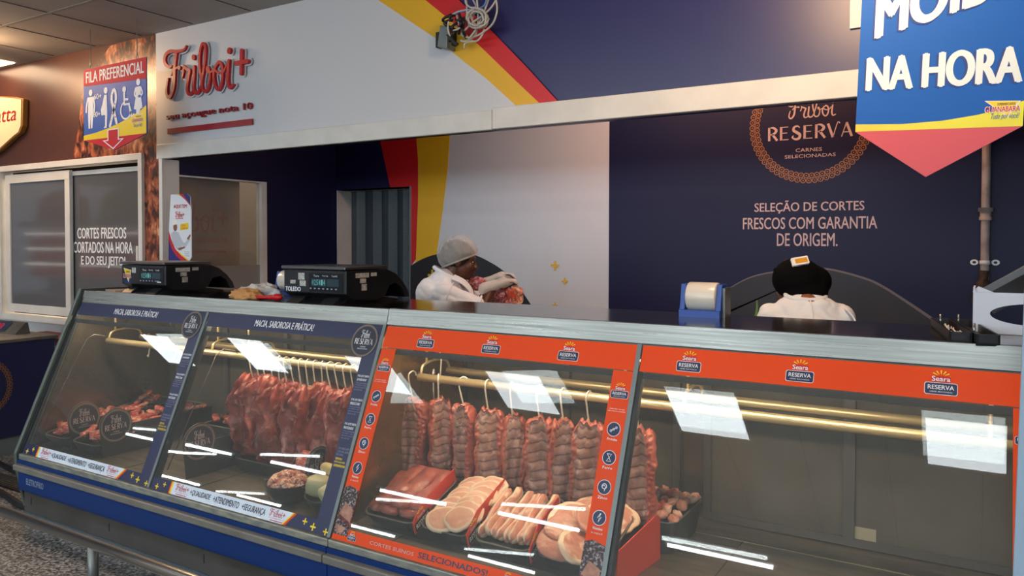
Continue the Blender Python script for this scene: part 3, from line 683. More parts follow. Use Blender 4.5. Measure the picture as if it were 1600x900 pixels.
# --- glass stickers, right case
SPICE = mat('seasoned_meat_print', '2a1512', .4, col2='c9b9bc', scale=120, lo=.5, hi=.75); MEATP = mat('roast_slice_print', 'b98a72', .45, col2='9c6650', scale=25); CRUST = mat('crust_print', '3a1414', .45, col2='8a3a30', scale=60)
def seara_sticker(a, c, strips):
    b = MB(); h = .0015; a2 = a+.010; c2 = c-.011
    b.rect(FG, a2, .772, c2, .866, .0008, h, ORANGE)
    if strips:
        b.rect(FG, a2, .045, a2+.076, .768, .0008, h, ORANGE); b.rect(FG, c2-.075, .045, c2, .768, .0008, h, ORANGE); b.rect(FG, a2, 0, c2, .046, .0008, h, ORANGE)
    else: b.rect(FG, c2-.06, 0.05, c2, .768, .0008, h, ORANGE)
    o = b.build('sticker', cr)
    b = MB(); h2 = h+.0012
    def bd(u, v, w): q = MB(); seara(q, FG, u, v, w, h2); q.build('brand_badge', o)
    for f0 in ((.2, .475, .765) if strips else (.155, .46, .79)): bd(a+(c-a)*f0, .787, .080)
    if strips:
        for u0 in (a2+.038, c2-.0375):
            bd(u0, .672, .062)
            b.text(FG, 'Corte suíno com mais', u0-.028, .632, u0+.028, .637, h2, WHITE, res=1); b.text(FG, 'sabor, maciez e suculência', u0-.032, .624, u0+.032, .629, h2, WHITE, res=1)
            for k, (s_, v_) in enumerate((('Proteína', .565), ('Ferro', .47), ('Zinco', .373), ('Vitaminas', .275))):
                b0 = b; b = MB(); b.disc(FG, u0, v_, .0245, h2-.0004, h2, SKYW, 20); b.disc(FG, u0, v_, .0225, h2, h2+.0003, NAVYP, 20)
                fr = FG.sub(u0, v_); z = h2+.0006
                if k == 0:
                    for q in range(3): b.ring(fr, -.009+.009*q, -.006+.006*q, .003, .0045, z, SKYW, 8)
                    b.stroke(fr, [(-.009, -.006), (.009, .006)], .002, z, SKYW)
                elif k == 1: b.stroke(fr, [(-.008, .012), (0, 0), (.008, .012), (-.008, .012)], .0022, z, SKYW, sm=1); b.stroke(fr, [(0, 0), (-.008, -.012), (.008, -.012), (0, 0)], .0022, z, SKYW, sm=1)
                elif k == 2: b.ring(fr, 0, .003, .007, .0095, z, SKYW, 14); b.stroke(fr, [(-.006, .003), (0, .006), (.004, 0), (.002, -.012)], .002, z, SKYW)
                else: b.stroke(fr, [(.002, .014), (-.006, -.001), (.001, 0), (-.002, -.014), (.007, .003), (0, .002), (.004, .014)], .002, z, SKYW, sm=1)
                b.build('nutrition_icon', o); b = b0
                b.text(FG, s_, u0-.018, v_-.038, u0+.018, v_-.029, h2, WHITE, bold=.02, res=1)
            b.text(FG, 'do complexo B', u0-.02, .222, u0+.02, .23, h2, WHITE, res=1)
            # print of seasoned roast at the foot of the strip
            q = [(u0-.038, .195), (u0-.01, .205), (u0+.038, .192)]
            b.prism(FG, [(u0-.0375, .02), (u0+.0375, .02)]+q[::-1], h2, h2+.0003, SPICE)
            b.prism(FG, [(u0-.01, .14), (u0+.032, .12), (u0+.034, .07), (u0-.032, .095)], h2+.0003, h2+.0006, MEATP)
            b.prism(FG, [(u0-.034, .095), (u0+.034, .07), (u0+.034, .055), (u0-.034, .08)], h2+.0006, h2+.0009, CRUST)
            b.prism(FG, [(u0-.034, .055), (u0+.02, .05), (u0+.01, .03), (u0-.02, .022)], h2+.0006, h2+.0009, MEATP)
        b.text(FG, 'CORTES SUÍNOS', a2+.19, .015, a2+.40, .031, h2, PINKW, res=2); b.text(FG, 'SELECIONADOS!', a2+.42, .013, a2+.72, .034, h2, NAVYP, bold=.02, res=2)
        for u0 in (a2+.10, a2+.80): bd(u0, .010, .04)
    else: bd(c2-.03, .672, .05)
    if strips: b.build('brand_print', o)
seara_sticker(M23, M34, True); seara_sticker(M34, RX1, False)
# ------------------------------------------------------------------ meat
def meatmat(name, c1, c2, fat, sc=14, amt=(.56, .66), rough=.32, dark=None):
    M = mat(name, c1, rough, 0, .5, col2=c2, scale=sc, lo=.35, hi=.65, bump=.35 if sc != 20 else .12, bscale=sc*2.2)
    t = M.node_tree; b = t.nodes['Principled BSDF']; L = t.links.new
    src = b.inputs['Base Color'].links[0].from_socket; mp = [n for n in t.nodes if n.type == 'MAPPING'][0]
    n = t.nodes.new('ShaderNodeTexNoise'); n.inputs['Scale'].default_value = sc*.9; n.inputs['Detail'].default_value = 6; n.inputs['Distortion'].default_value = 1.6
    L(mp.outputs[0], n.inputs['Vector']); r = t.nodes.new('ShaderNodeValToRGB'); r.color_ramp.elements[0].position = amt[0]; r.color_ramp.elements[1].position = amt[1]
    L(n.outputs['Fac'], r.inputs[0]); mx = t.nodes.new('ShaderNodeMix'); mx.data_type = 'RGBA'; mx.inputs[7].default_value = (*lin(fat), 1)
    L(r.outputs[0], mx.inputs[0]); L(src, mx.inputs[6]); L(mx.outputs[2], b.inputs['Base Color'])
    b.inputs['Subsurface Weight'].default_value = .0
    return M
BEEF = meatmat('hanging_beef', '7a2e28', 'b35248', 'd09282', 16, (.54, .70)); BEEFT = meatmat('beef_strips', 'a83a30', 'c45a48', 'e8b09a', 30, (.52, .64))
PORK = meatmat('pork_fillet', '9f4a40', 'b96455', 'd99a86', 14, (.6, .8)); LOIN = meatmat('pork_loin', 'd0937c', 'dda58e', 'ecc9b2', 10, (.6, .8)); LOINF = mat('loin_fat_rim', 'f0d2b6', .4)
CHOP = meatmat('pork_chop', 'c27a66', 'd0907c', 'ecc6ae', 12, (.55, .68))
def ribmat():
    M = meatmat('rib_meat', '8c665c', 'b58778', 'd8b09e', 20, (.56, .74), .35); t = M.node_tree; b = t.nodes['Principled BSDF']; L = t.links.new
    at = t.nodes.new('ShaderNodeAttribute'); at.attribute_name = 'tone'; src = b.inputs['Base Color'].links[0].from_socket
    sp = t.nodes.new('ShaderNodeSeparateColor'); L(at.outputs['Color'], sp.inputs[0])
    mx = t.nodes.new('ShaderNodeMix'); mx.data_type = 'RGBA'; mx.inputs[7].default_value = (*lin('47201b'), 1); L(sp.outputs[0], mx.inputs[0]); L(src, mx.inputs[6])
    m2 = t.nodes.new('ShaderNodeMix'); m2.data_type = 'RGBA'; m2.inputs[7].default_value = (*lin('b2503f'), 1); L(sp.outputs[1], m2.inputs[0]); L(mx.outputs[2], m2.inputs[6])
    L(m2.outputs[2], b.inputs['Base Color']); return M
RIB = ribmat(); RIBFAT = meatmat('pork_fat_edge', 'c05a48', 'd08a70', 'f0c8a8', 25, (.5, .6))
def N3(x, y, z): return noise.noise(Vector((x, y, z)))
def slab(name, w_, h_, th, seed, mt, nx=16, nz=30, ribs=0, parent=None, taper=.25, curl=.03, fold=1.):
    # a hanging slab: local x across, z down from the hook, y through
    rs = random.Random(seed); s0 = rs.random()*50; mb_v = []; tone = []
    def outline(t):
        top = min(1, (t/.10)**.5) if t < .10 else 1
        return w_*.5*(.66+.34*top)*(1-taper*t*t)*(1+.22*N3(s0, t*4, 0)+.09*N3(s0, t*12, 3))*(1 if t < .93 else math.sqrt(max(.1, 1-((t-.93)/.07)**2*.85)))
    cur = [curl*math.sin(2.2*t*3+s0) for t in [j/nz for j in range(nz+1)]]
    for side in (1, -1):
        for j in range(nz+1):
            t = j/nz; hw = outline(t)
            for i in range(nx+1):
                q = -1+2*i/nx; x = q*hw; ed = math.sqrt(max(0, 1-q**4)); ed *= math.sqrt(max(.0, min(1, t/.05, (1-t)/.05)))
                y = side*th*.5*ed; z = -t*h_-.012*abs(q)*(1-t)+(.030*N3(s0+q*2.6, 4, 4)+.012*N3(s0+q*8, 4, 9))*(1-t)**3
                y += fold*.022*N3(s0+q*2.2, t*1.3, 1)+(0 if ribs else .012*N3(s0+q*5.5+1.2*t, t*1.6, 6))+(.0008 if ribs else .008)*N3(s0+q*7, t*9, 2)*side+(.001 if ribs else .004)*N3(s0+q*16, t*22, 5)+cur[j]*(q*q-.3)
                gap = edge = 0
                if ribs:
                    ph = (t*ribs+.5*q*q*.6+.25*q) % 1
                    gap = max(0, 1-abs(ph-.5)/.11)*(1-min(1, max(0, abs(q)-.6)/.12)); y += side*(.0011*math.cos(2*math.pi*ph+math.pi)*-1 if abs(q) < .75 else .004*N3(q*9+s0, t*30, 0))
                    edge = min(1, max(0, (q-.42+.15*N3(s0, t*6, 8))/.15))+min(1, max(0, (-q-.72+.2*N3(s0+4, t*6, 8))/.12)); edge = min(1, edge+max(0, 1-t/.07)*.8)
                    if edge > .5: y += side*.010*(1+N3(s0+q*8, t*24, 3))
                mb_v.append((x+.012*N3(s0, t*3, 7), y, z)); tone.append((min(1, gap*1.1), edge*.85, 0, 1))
    n = (nx+1)*(nz+1); f = []
    for s in (0, 1):
        for j in range(nz):
            for i in range(nx):
                a = s*n+j*(nx+1)+i; qd = (a, a+nx+1, a+nx+2, a+1); f.append(qd if s else qd[::-1])
    ring = [j*(nx+1) for j in range(nz+1)]+[nz*(nx+1)+i for i in range(1, nx+1)]+[j*(nx+1)+nx for j in range(nz-1, -1, -1)]+[i for i in range(nx-1, 0, -1)]
    for k in range(len(ring)): a, b_ = ring[k], ring[(k+1) % len(ring)]; f.append((a, b_, b_+n, a+n))
    me = bpy.data.meshes.new(name); me.from_pydata(mb_v, [], f); me.materials.append(mt); me.polygons.foreach_set('use_smooth', [True]*len(f))
    ca = me.color_attributes.new('tone', 'FLOAT_COLOR', 'POINT')
    for k, c_ in enumerate(tone): ca.data[k].color = c_
    bm = bmesh.new(); bm.from_mesh(me); bmesh.ops.recalc_face_normals(bm, faces=bm.faces); bm.to_mesh(me); bm.free()
    o = bpy.data.objects.new(name, me); C.objects.link(o); ORG[o.name] = Vector((0, 0, 0)); return o
HOOKM = mat('steel_hook', 'ddd4c2', .35, .4)
hk = MB(); hk.tube([(0, .018, .0), (0, .014, .014), (0, 0, .021), (0, -.017, .012), (0, -.02, -.01), (0, -.012, -.05), (0, -.002, -.09), (0, .004, -.11), (0, .012, -.118), (0, .02, -.108)], .0035, HOOKM, 7, sm=4)
hook0 = hk.build('meat_hook')
def put_hook(x, y, rz, label, group, first=[True]):
    o = hook0 if first[0] else hook0.copy()
    if not first[0]: C.objects.link(o)
    first[0] = False; o.location = (x, y, .957); o.rotation_euler = (0, 0, rz); tag(o, label, 'hook', group); return o
rnd = random.Random(5)
# hanging beef on the front rail of the left case (second pane)
bm_ = [slab('beef_slab', .23, .40, .028, s, BEEF, 22, 40, 0, None, .1, .05, 1.5) for s in range(4)]
n = 19; gname = 'beef slabs hanging on the front rail'
for k in range(n):
    x = -3.13+k*(.88/(n-1)); rz = math.radians(62+rnd.uniform(-16, 16)); hgt = rnd.uniform(.86, 1.03)
    if k < 4: o = bm_[k]
    else: o = bm_[k % 4].copy(); C.objects.link(o)
    o.location = (x, 2.62+rnd.uniform(-.02, .02), .872+rnd.uniform(-.02, .012)); o.rotation_euler = (rnd.uniform(-.05, .05), rnd.uniform(-.05, .05), rz); o.scale = (rnd.uniform(.85, 1.1)*(1 if k % 5 else 1.15), 1, hgt)
    tag(o, 'dark red beef slab, %s from the left on the rail' % ORD[k], 'meat', gname)
    put_hook(x, 2.622, rnd.uniform(-.5, .5), 'steel hook holding the beef slab that hangs %s from the left' % ORD[k], 'hooks above the hanging beef')
# rib racks (third pane and one seen through the fourth)
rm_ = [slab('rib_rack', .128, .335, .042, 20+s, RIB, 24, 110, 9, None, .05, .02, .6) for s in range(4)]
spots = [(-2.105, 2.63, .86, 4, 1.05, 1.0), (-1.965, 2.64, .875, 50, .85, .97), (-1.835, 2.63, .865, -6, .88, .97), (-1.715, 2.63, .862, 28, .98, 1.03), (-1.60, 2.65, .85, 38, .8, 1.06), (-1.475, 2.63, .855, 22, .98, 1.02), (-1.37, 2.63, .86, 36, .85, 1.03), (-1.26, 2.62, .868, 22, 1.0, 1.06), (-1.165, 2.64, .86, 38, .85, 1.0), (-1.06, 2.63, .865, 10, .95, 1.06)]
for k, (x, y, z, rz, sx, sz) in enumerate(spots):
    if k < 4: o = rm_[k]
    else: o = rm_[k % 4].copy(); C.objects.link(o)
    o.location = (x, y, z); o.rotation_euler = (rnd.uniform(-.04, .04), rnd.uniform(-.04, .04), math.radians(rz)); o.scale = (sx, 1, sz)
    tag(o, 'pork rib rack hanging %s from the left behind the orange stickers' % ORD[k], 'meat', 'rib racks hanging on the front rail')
    put_hook(x, 2.622, math.radians(rz)+rnd.uniform(-.3, .3)-.6, 'steel hook holding the rib rack %s from the left' % ORD[k], 'hooks above the rib racks')
put_hook(-2.05, 2.70, .5, 'bare hook over the rail end beside the first rib rack', 'bare hooks')
o = put_hook(-2.03, 2.72, .9, 'second bare hook crossing the first near the rail end', 'bare hooks'); o.location.z = 1.03
for k, x in enumerate((-4.30, -4.05, -3.98, -3.86)):
    o = put_hook(x, 2.83, 1.4+.3*k, 'empty hook %s from the left on the rear rail over the navy-stickered trays' % ORD[k], 'bare hooks on the rear rail')
# ------------------------------------------------------------------ trays with meat
TRAYM = mat('black_tray_plastic', '26292b', .4, col2='2e3133', scale=20); TRIM_ = mat('tray_rim', '6a5f56', .4); RDIV = mat('red_divider_card', 'cf3a22', .45); CARDB = mat('black_divider_card', '2b2c30', .42)
def tray(name, label, x0, x1, y0, y1, z0, z1, group=None, r=.05, wall=.010):
    t = thing(name, label, 'tray', ((x0+x1)/2, (y0+y1)/2, z0), group)
    fr = FZ(0); b = MB(); n = 5
    def loop(ins, r_):
        pts = []
        for cx, cy, a0 in ((x1-ins-r_, y0+ins+r_, -90), (x1-ins-r_, y1-ins-r_, 0), (x0+ins+r_, y1-ins-r_, 90), (x0+ins+r_, y0+ins+r_, 180)):
            for k in range(n+1): a = math.radians(a0+90*k/n); pts.append((cx+r_*math.cos(a), cy+r_*math.sin(a)))
        return pts
    L_ = [(loop(.018, r*.7), z0), (loop(.0, r), z1), (loop(wall, r-wall), z1), (loop(.024, r*.6), z0+.006)]
    vs = []; fs = []; m_ = len(L_[0][0])
    for pts, z in L_: vs += [(p[0], p[1], z) for p in pts]
    for k in range(3):
        for i in range(m_): j = (i+1) % m_; fs.append((k*m_+i, k*m_+j, (k+1)*m_+j, (k+1)*m_+i))
    fs.append(tuple(range(m_-1, -1, -1))); fs.append(tuple(3*m_+i for i in range(m_)))
    b.add(vs, fs, TRAYM); b.build('tray_body', t)
    b = MB(); b.tube([(p[0], p[1], z1) for p in loop(.004, r-.004)], .003, TRIM_, 6, True); b.build('rim', t)
    return t
def tilted(name, label, x0, x1, yf, zf, L_, deg, h=.045, group=None, r=.045):
    # a tray leaning towards the glass: (yf, zf) is its front rim, deg its slope; returns the local-to-world mapping
    a = math.radians(deg); zb = zf-h*math.cos(a); yb = yf+h*math.sin(a)
    t = tray(name, label, x0, x1, yb, yb+L_, zb, zb+h, group, r)
    c = t.location.copy(); t.location = (c.x, yb+L_/2*math.cos(a), zb+L_/2*math.sin(a)); t.rotation_euler = (a, 0, 0)
    def Wf(u, v, w): return Vector((x0+u, yb+v*math.cos(a)-(h+w)*math.sin(a), zb+v*math.sin(a)+(h+w)*math.cos(a)))
    return Wf, a
def red_divider(label, x, y0, y1, z0, sl):
    # a card on edge between two trays with the brand print on its front end
    t = thing('divider_card', label, 'divider', (x, y0, z0)); fr = Fr((x, y0, z0), (-.03, y1-y0, sl*(y1-y0)), (0, 0, 1)); L_ = (y1-y0)*1.05; fr.V = (Vector((0, 0, 1))-fr.U*fr.U.z).normalized(); fr.N = fr.U.cross(fr.V)
    b = MB(); b.prism(fr, [(0, 0), (L_, 0), (L_, .062), (.10, .088), (0, .055)], -.002, .002, RDIV); b.build('card', t)
    b = MB(); b.rrect(fr, .008, .004, .115, .040, .006, .002, .0026, BLACK); b.text(fr, 'RESERVA', .015, .012, .108, .032, .003, WHITE, bold=.015); b.text(fr, 'Seara', .03, .044, .085, .060, .003, PINKW, bold=.02)
    for k in range(5): a = math.radians(30+30*k); b.stroke(fr, [(.058+.012*math.cos(a), .062+.006*math.sin(a)), (.058+.024*math.cos(a), .062+.014*math.sin(a))], .003, .003, YEL, .005)
    b.build('brand_print', t); return t
def meshobj(name, mb): o = mb.build(name); return o
def lump_mesh(name, r, seed, mt, amp=.25, fr=2.2, nu=18, nv=12):
    b = MB(); s0 = seed*9.7
    b.ell((0, 0, 0), r, mt, None, nu, nv, lambda d: 1+amp*N3(d.x*fr+s0, d.y*fr, d.z*fr)+amp*.4*N3(d.x*fr*2.6+s0, d.y*fr*2.6, d.z*fr*2.6+3))
    return b.build(name)
def slice_mesh(name, a, b_, th, seed, mt, rimm=None, nu=28):
    # an irregular cutlet lying in xy with a soft dome
    s0 = seed*5.3; vs = []; fs = []; R = [0, .45, .8, .95, 1.0, .97, .6, 0]; Z = [1.0, .98, .86, .6, .15, -.5, -.6, -.6]
    for j in range(8):
        for i in range(nu):
            t = 2*math.pi*i/nu; k = 1+.16*N3(math.cos(t)*1.2+s0, math.sin(t)*1.2, 0)+.05*N3(math.cos(t)*4+s0, math.sin(t)*4, 2)
            x, y = a*R[j]*k*math.cos(t), b_*R[j]*k*math.sin(t)
            vs.append((x, y, th*Z[j]+th*.45*N3(x*14+s0, y*14, 4)+.02*x*x/a*0))
    m1 = []; m2 = []
    for j in range(7):
        for i in range(nu):
            l = (i+1) % nu; (m2 if rimm and 2 <= j <= 5 else m1).append((j*nu+i, (j+1)*nu+i, (j+1)*nu+l, j*nu+l))
    q = MB(); q.add(vs, m1, mt, True)
    if m2:
        q.mats.append(rimm)
        for f in m2: q.f.append(f); q.m.append(1); q.sm.append(True)
    return q.build(name)
def strip_mesh(name, L_, w_, h_, seed, mats, n=18, bend=.02):
    # a long strip along +y
    s0 = seed*3.1; vs = []; fs = []; mi = []; m_ = 8
    for j in range(n+1):
        t = j/n; ed = min(1, math.sqrt(max(.12, min(t, 1-t)/.05)))
        for k in range(m_):
            a = 2*math.pi*k/m_; c, s_ = math.cos(a), math.sin(a); sq = 1/max(abs(c), abs(s_))**.8
            x = w_*.5*c*sq*ed*(1+.18*N3(s0+k, t*6, 0)); z = h_*.5*s_*sq*ed*(1+.2*N3(s0+k*2, t*5, 3))
            vs.append((x+bend*N3(s0, t*1.8, 7), t*L_, z+.006*N3(s0, t*4, 9)))
    q = MB()
    for x in mats: q.mats.append(x)
    q.v = [Vector(v) for v in vs]
    for j in range(n):
        for k in range(m_): l = (k+1) % m_; q.f.append((j*m_+k, j*m_+l, (j+1)*m_+l, (j+1)*m_+k)); q.m.append((0, 0, 1, 1, 0, 0, 1, 1)[k] % len(mats)); q.sm.append(True)
    q.f += [tuple(range(m_-1, -1, -1)), tuple(n*m_+k for k in range(m_))]; q.m += [0, 0]; q.sm += [True, True]
    return q.build(name)
def place(o, loc, rot, label, cat='meat', group=None, scale=None, copy=True):
    c = o.copy() if copy else o
    if copy: C.objects.link(c)
    c.location = loc; c.rotation_euler = rot
    if scale: c.scale = scale
    return tag(c, label, cat, group)
Z0 = DECK+.002
TLT = 18
YF, ZF = 2.285, .462
# tray one: pork fillets
Wf, al = tilted('meat_tray', 'black tray of dark pork fillets at the left end of the orange case', -2.10, -1.83, YF, ZF, .32, TLT)
fl = [strip_mesh('pork_fillet', .265, .088, .030, s, [PORK], 22, .03) for s in range(3)]
for k, (u, v, w, rz) in enumerate(((.055, .03, .004, .04), (.125, .02, .010, -.04), (.205, .03, .006, .05), (.09, .05, .030, -.08), (.165, .045, .032, .03), (.225, .06, .022, .06))):
    place(fl[k % 3], Wf(u, v, w), (al, 0, rz), 'long dark pork fillet, %s laid in the leftmost tray of the orange case' % ORD[k], 'meat', 'pork fillets in the tray', (1, 1, 1), k >= 3)
red_divider('red divider card between the pork fillets and the loin slices', -1.823, 2.285, 2.60, .43, .37)
# tray two: loin slices
Wf, al = tilted('meat_tray', 'black tray of overlapping pale loin slices beside the fillets', -1.815, -1.585, YF, ZF, .32, TLT)
sl = [slice_mesh('loin_slice', .092, .058, .010, s, LOIN, LOINF) for s in range(3)]
k = 0
for col, uu in enumerate((.085, .165)):
    for j in range(7):
        place(sl[k % 3], Wf(uu+rnd.uniform(-.006, .006),   .052+.036*j+.012*col, .014-.001*j+(.012 if col else 0)), (al+math.radians(16), rnd.uniform(-.05, .05), rnd.uniform(-.2, .2)), 'pale pork loin slice, %s from the front in the %s row' % (ORD[j], ('left', 'right')[col]), 'meat', 'pork loin slices in overlapping rows', (rnd.uniform(.72, .85), 1, 1), k >= 3); k += 1
red_divider('red divider card between the loin slices and the belly strips', -1.578, 2.285, 2.60, .43, .37)
# tray three: belly strips
Wf, al = tilted('meat_tray', 'black tray of streaky pork belly strips in front of the ribs', -1.57, -1.325, YF, ZF, .32, TLT)
bs = [strip_mesh('belly_strip', .28, .025, .040, 10+s, [CHOP, LOINF], 22, .02) for s in range(3)]
for k in range(8):
    place(bs[k % 3], Wf(.028+.0268*k, .015+rnd.uniform(-.006, .016), .010+(.006 if k % 2 else 0)), (al, rnd.uniform(-.5, .1), .03+rnd.uniform(-.04, .04)), 'streaky pork belly strip, %s from the left in its tray' % ORD[k], 'meat', 'belly strips side by side', None, k >= 3)
red_divider('red divider card between the belly strips and the chops', -1.317, 2.285, 2.56, .43, .37)
# tray four: chops
Wf, al = tilted('meat_tray', 'black tray of broad pork chops behind the right orange strip', -1.31, -1.05, YF, ZF, .32, TLT)
ch = [slice_mesh('pork_chop', .100, .08, .009, 6+s, CHOP, LOINF if s == 1 else None) for s in range(3)]
for k, (u, v, w, rz) in enumerate(((.085, .07, .022, .2), (.17, .06, .028, 1.3), (.09, .14, .026, .8), (.175, .14, .03, -.3), (.08, .19, .024, .4), (.16, .20, .028, 1.6), (.11, .25, .02, .1), (.19, .255, .016, .9))):
    place(ch[k % 3], Wf(u, v, w), (al+.18, rnd.uniform(-.12, .12), rz), 'broad marbled pork chop, %s from the front of its tray' % ORD[k], 'meat', 'pork chops in the tray', None, k >= 3)
# pane four, left: tall red card and tray of cubes
t = thing('divider_card', 'tall plain red card standing at the left of the empty deck', 'divider', (-.99, 2.45, Z0)); fr = Fr((-1.0, 2.275, Z0), (.03, .33, 0), (0, 0, 1))
b = MB(); b.prism(fr, [(0, 0), (.33, 0), (.325, .15), (.30, .165), (.02, .125)], -.002, .002, RDIV); b.build('card', t)
tray('meat_tray', 'black tray of orange-pink meat cubes behind the tall red card', -1.17, -.925, 2.63, 2.98, Z0, .53, None, .05)
cb = [lump_mesh('meat_cube', (.024, .020, .016), 40+s, CHOP if s else BEEFT, .3, 1.6, 12, 8) for s in range(3)]
k = 0
for j in range(6):
    for i in range(6):
        place(cb[k % 3], (-1.145+.039*i+rnd.uniform(-.006, .006), 2.675+.05*j+rnd.uniform(-.01, .01), .535+rnd.uniform(-.004, .02)+.012*(1-abs(i-2.5)/3)), (rnd.uniform(-1, 1), rnd.uniform(-1, 1), rnd.uniform(0, 3)), 'small meat cube heaped in the tray behind the tall red card', 'meat', 'meat cubes in the back tray', None, k >= 3); k += 1
t = thing('paper_note', 'small red card lying flat at the front of the empty deck', 'card', (-.75, 2.29, Z0)); b = MB(); b.prism(Fr((-.80, 2.262, Z0+.001), (1, 0, 0), (0, 1, 0)), [(0, 0), (.12, 0), (.145, .035), (.02, .028)], 0, .003, RDIV); b.build('card', t)
# left case, first pane
def black_divider(label, x, y0, y1, h, cr_):
    t = thing('divider_card', label, 'divider', (x, y0, Z0)); fr = Fr((x, y0, Z0), (0, 1, 0), (0, 0, 1)); L_ = y1-y0
    b = MB(); cu, cv = cr_+.004, h+.006
    pts = [(.02, 0), (L_, 0), (L_, h)]+[(cu+cr_*math.cos(math.radians(a)), cv+cr_*math.sin(math.radians(a))) for a in range(-4, 190, 8)]+[(.012, h*.6)]
    b.prism(fr, pts, -.0025, .0025, CARDB); b.build('card', t)
    b = MB(); badge(b, fr, cu, cv, cr_*.97, .0042, CHARC, RINGB, PINKW, 1., True); b.build('round_emblem', t)
    b = MB(); b.tube([fr.p(u, v) for u, v in pts[2:]], .0022, TRIM_, 6); b.build('edge', t)
    return t
WA, aA = tilted('meat_tray', 'black tray of pink meat strips at the far left end of the case', -4.44, -4.20, 2.275, .470, .68, 9, .05)
WB_, aB = tilted('meat_tray', 'black tray of meat strips between the two round-headed dividers', -4.165, -3.905, 2.275, .470, .68, 9, .05)
tray('meat_tray', 'black tray of meat straddling the first two panes at the back', -3.62, -3.26, 2.68, 3.0, Z0, .55)
ms = [strip_mesh('meat_strip', .12, .032, .020, 30+s, [BEEFT, BEEFT, LOINF] if s == 0 else [BEEFT], 10, .03) for s in range(3)]
k = 0
for lab, grp, Wm, (u0, u1, v0, v1), cnt in (('pink meat strip in the far left tray', 'meat strips in the far left tray', WA, (.03, .20, .02, .56), 44), ('pink meat strip between the round-headed dividers', 'meat strips between the dividers', WB_, (.03, .22, .02, .56), 46), ('pink meat strip in the tray behind the first mullion', 'meat strips behind the mullion', lambda u, v, w: Vector((-3.60+u, 2.70+v, .555+w)), (.04, .30, .03, .20), 22)):
    for j in range(cnt):
        place(ms[k % 3], Wm(rnd.uniform(u0, u1), rnd.uniform(v0, v1), rnd.uniform(-.006, .012)+(.014 if j > cnt*.55 else 0)), (rnd.uniform(-.15, .3), 0, rnd.uniform(-1.4, 1.4)), lab, 'meat', grp, None, k >= 3); k += 1
black_divider('black divider card with round brand head, left of two', -4.185, 2.275, 2.96, .152, .088)
black_divider('black divider card with round brand head, right of two in the first pane', -3.89, 2.275, 2.96, .152, .088)
# second pane
black_divider('black round-headed divider card behind the first mullion', -3.20, 2.27, 2.86, .160, .088)
tray('meat_tray', 'empty dark tray under the hanging beef', -3.17, -2.72, 2.52, 2.97, Z0, .47)
black_divider('black round-headed divider card behind the cheese bowl', -2.53, 2.40, 2.86, .125, .078)
def bowl(label, x, y, r, z1):
    t = thing('serving_bowl', label, 'bowl', (x, y, Z0)); b = MB()
    b.lathe((x, y, Z0), (0, 0, 1), [(r*.55, 0), (r*.75, .012), (r*.95, (z1-Z0)*.7), (r, z1-Z0), (r*1.06, z1-Z0+.003), (r*1.06, z1-Z0-.002), (r*.96, z1-Z0-.004), (r*.88, (z1-Z0)*.6), (r*.5, .018), (.001, .016)], TRAYM, 32); b.build('bowl_body', t)
    b = MB(); b.box(x-r*1.25, x-r*1.0, y-.03, y+.03, z1-.008, z1, TRAYM); b.build('handle', t, .003); return t
BX, BY_ = -2.575, 2.345
bowl('round black bowl of bacon-wrapped meat rolls', BX, BY_, .098, .492)
bowl('round black bowl of yellow cheese chunks', -2.325, 2.35, .102, .478)
ro = [lump_mesh('meat_roll', (.032, .020, .017), 60+s, meatmat('meat_roll_%s' % 'ab'[s], 'b8584a', 'cc7560', 'f0cdb4', 60, (.47, .55)), .12, 2., 14, 9) for s in range(2)]
k = 0
for rr_, cnt, dz in ((.070, 9, 0), (.042, 6, .016), (.02, 3, .034), (.056, 7, .018)):
    for j in range(cnt):
        a = 2*math.pi*j/cnt+rr_*30
        place(ro[k % 2], (BX+rr_*math.cos(a), BY_+rr_*math.sin(a), .490+dz), (rnd.uniform(-.3, .3), rnd.uniform(-.3, .3), rnd.uniform(0, 3)), 'bacon-wrapped meat roll heaped in the left black bowl', 'meat', 'meat rolls in the bowl', None, k >= 2); k += 1
CH = mat('cheese', 'd8bd7c', .45, col2='c8aa66', scale=10); CHR = mat('pale_cheese', 'c9c09a', .45, col2='b9ae84', scale=10)
for k, (x, y, z, s_, r_, m_, lab) in enumerate(((-2.365, 2.325, .515, (.062, .05, .045), (.2, .1, .4), CHR, 'pale rounded cheese chunk at the front of the cheese bowl'), (-2.28, 2.31, .505, (.06, .045, .035), (.3, -.2, 1.2), CHR, 'pale cheese chunk at the lower right of the cheese bowl'), (-2.35, 2.40, .555, (.08, .025, .026), (.1, .35, .2), CH, 'golden cheese wedge lying across the bowl'), (-2.285, 2.42, .575, (.05, .05, .05), (.5, .2, .7), CH, 'golden block of cheese on top of the heap'), (-2.26, 2.36, .55, (.045, .055, .026), (.1, .5, .1), CH, 'flat golden cheese piece at the right of the heap'))):
    b = MB(); s0 = 70+k; b.ell((0, 0, 0), s_, m_, None, 18, 12, lambda d: (1/max(abs(d.x), abs(d.y), abs(d.z)))**.55*.88+.05*N3(d.x*2+s0, d.y*2, d.z*2)); o = b.build('cheese_chunk'); place(o, (x, y, z), r_, lab, 'cheese', 'cheese chunks in the bowl', None, False)
for k, (x, y, z) in enumerate(((-2.64, 2.50, .48), (-2.58, 2.56, .50), (-2.66, 2.62, .48), (-2.60, 2.48, .53))):
    o = lump_mesh('meat_chunk', (.055, .05, .06), 80+k, BEEFT, .3, 1.8); place(o, (x, y, z), (0, 0, k), 'marbled meat chunk behind the roll bowl, %s from the front' % ORD[k], 'meat', 'meat chunks behind the bowl', None, False)
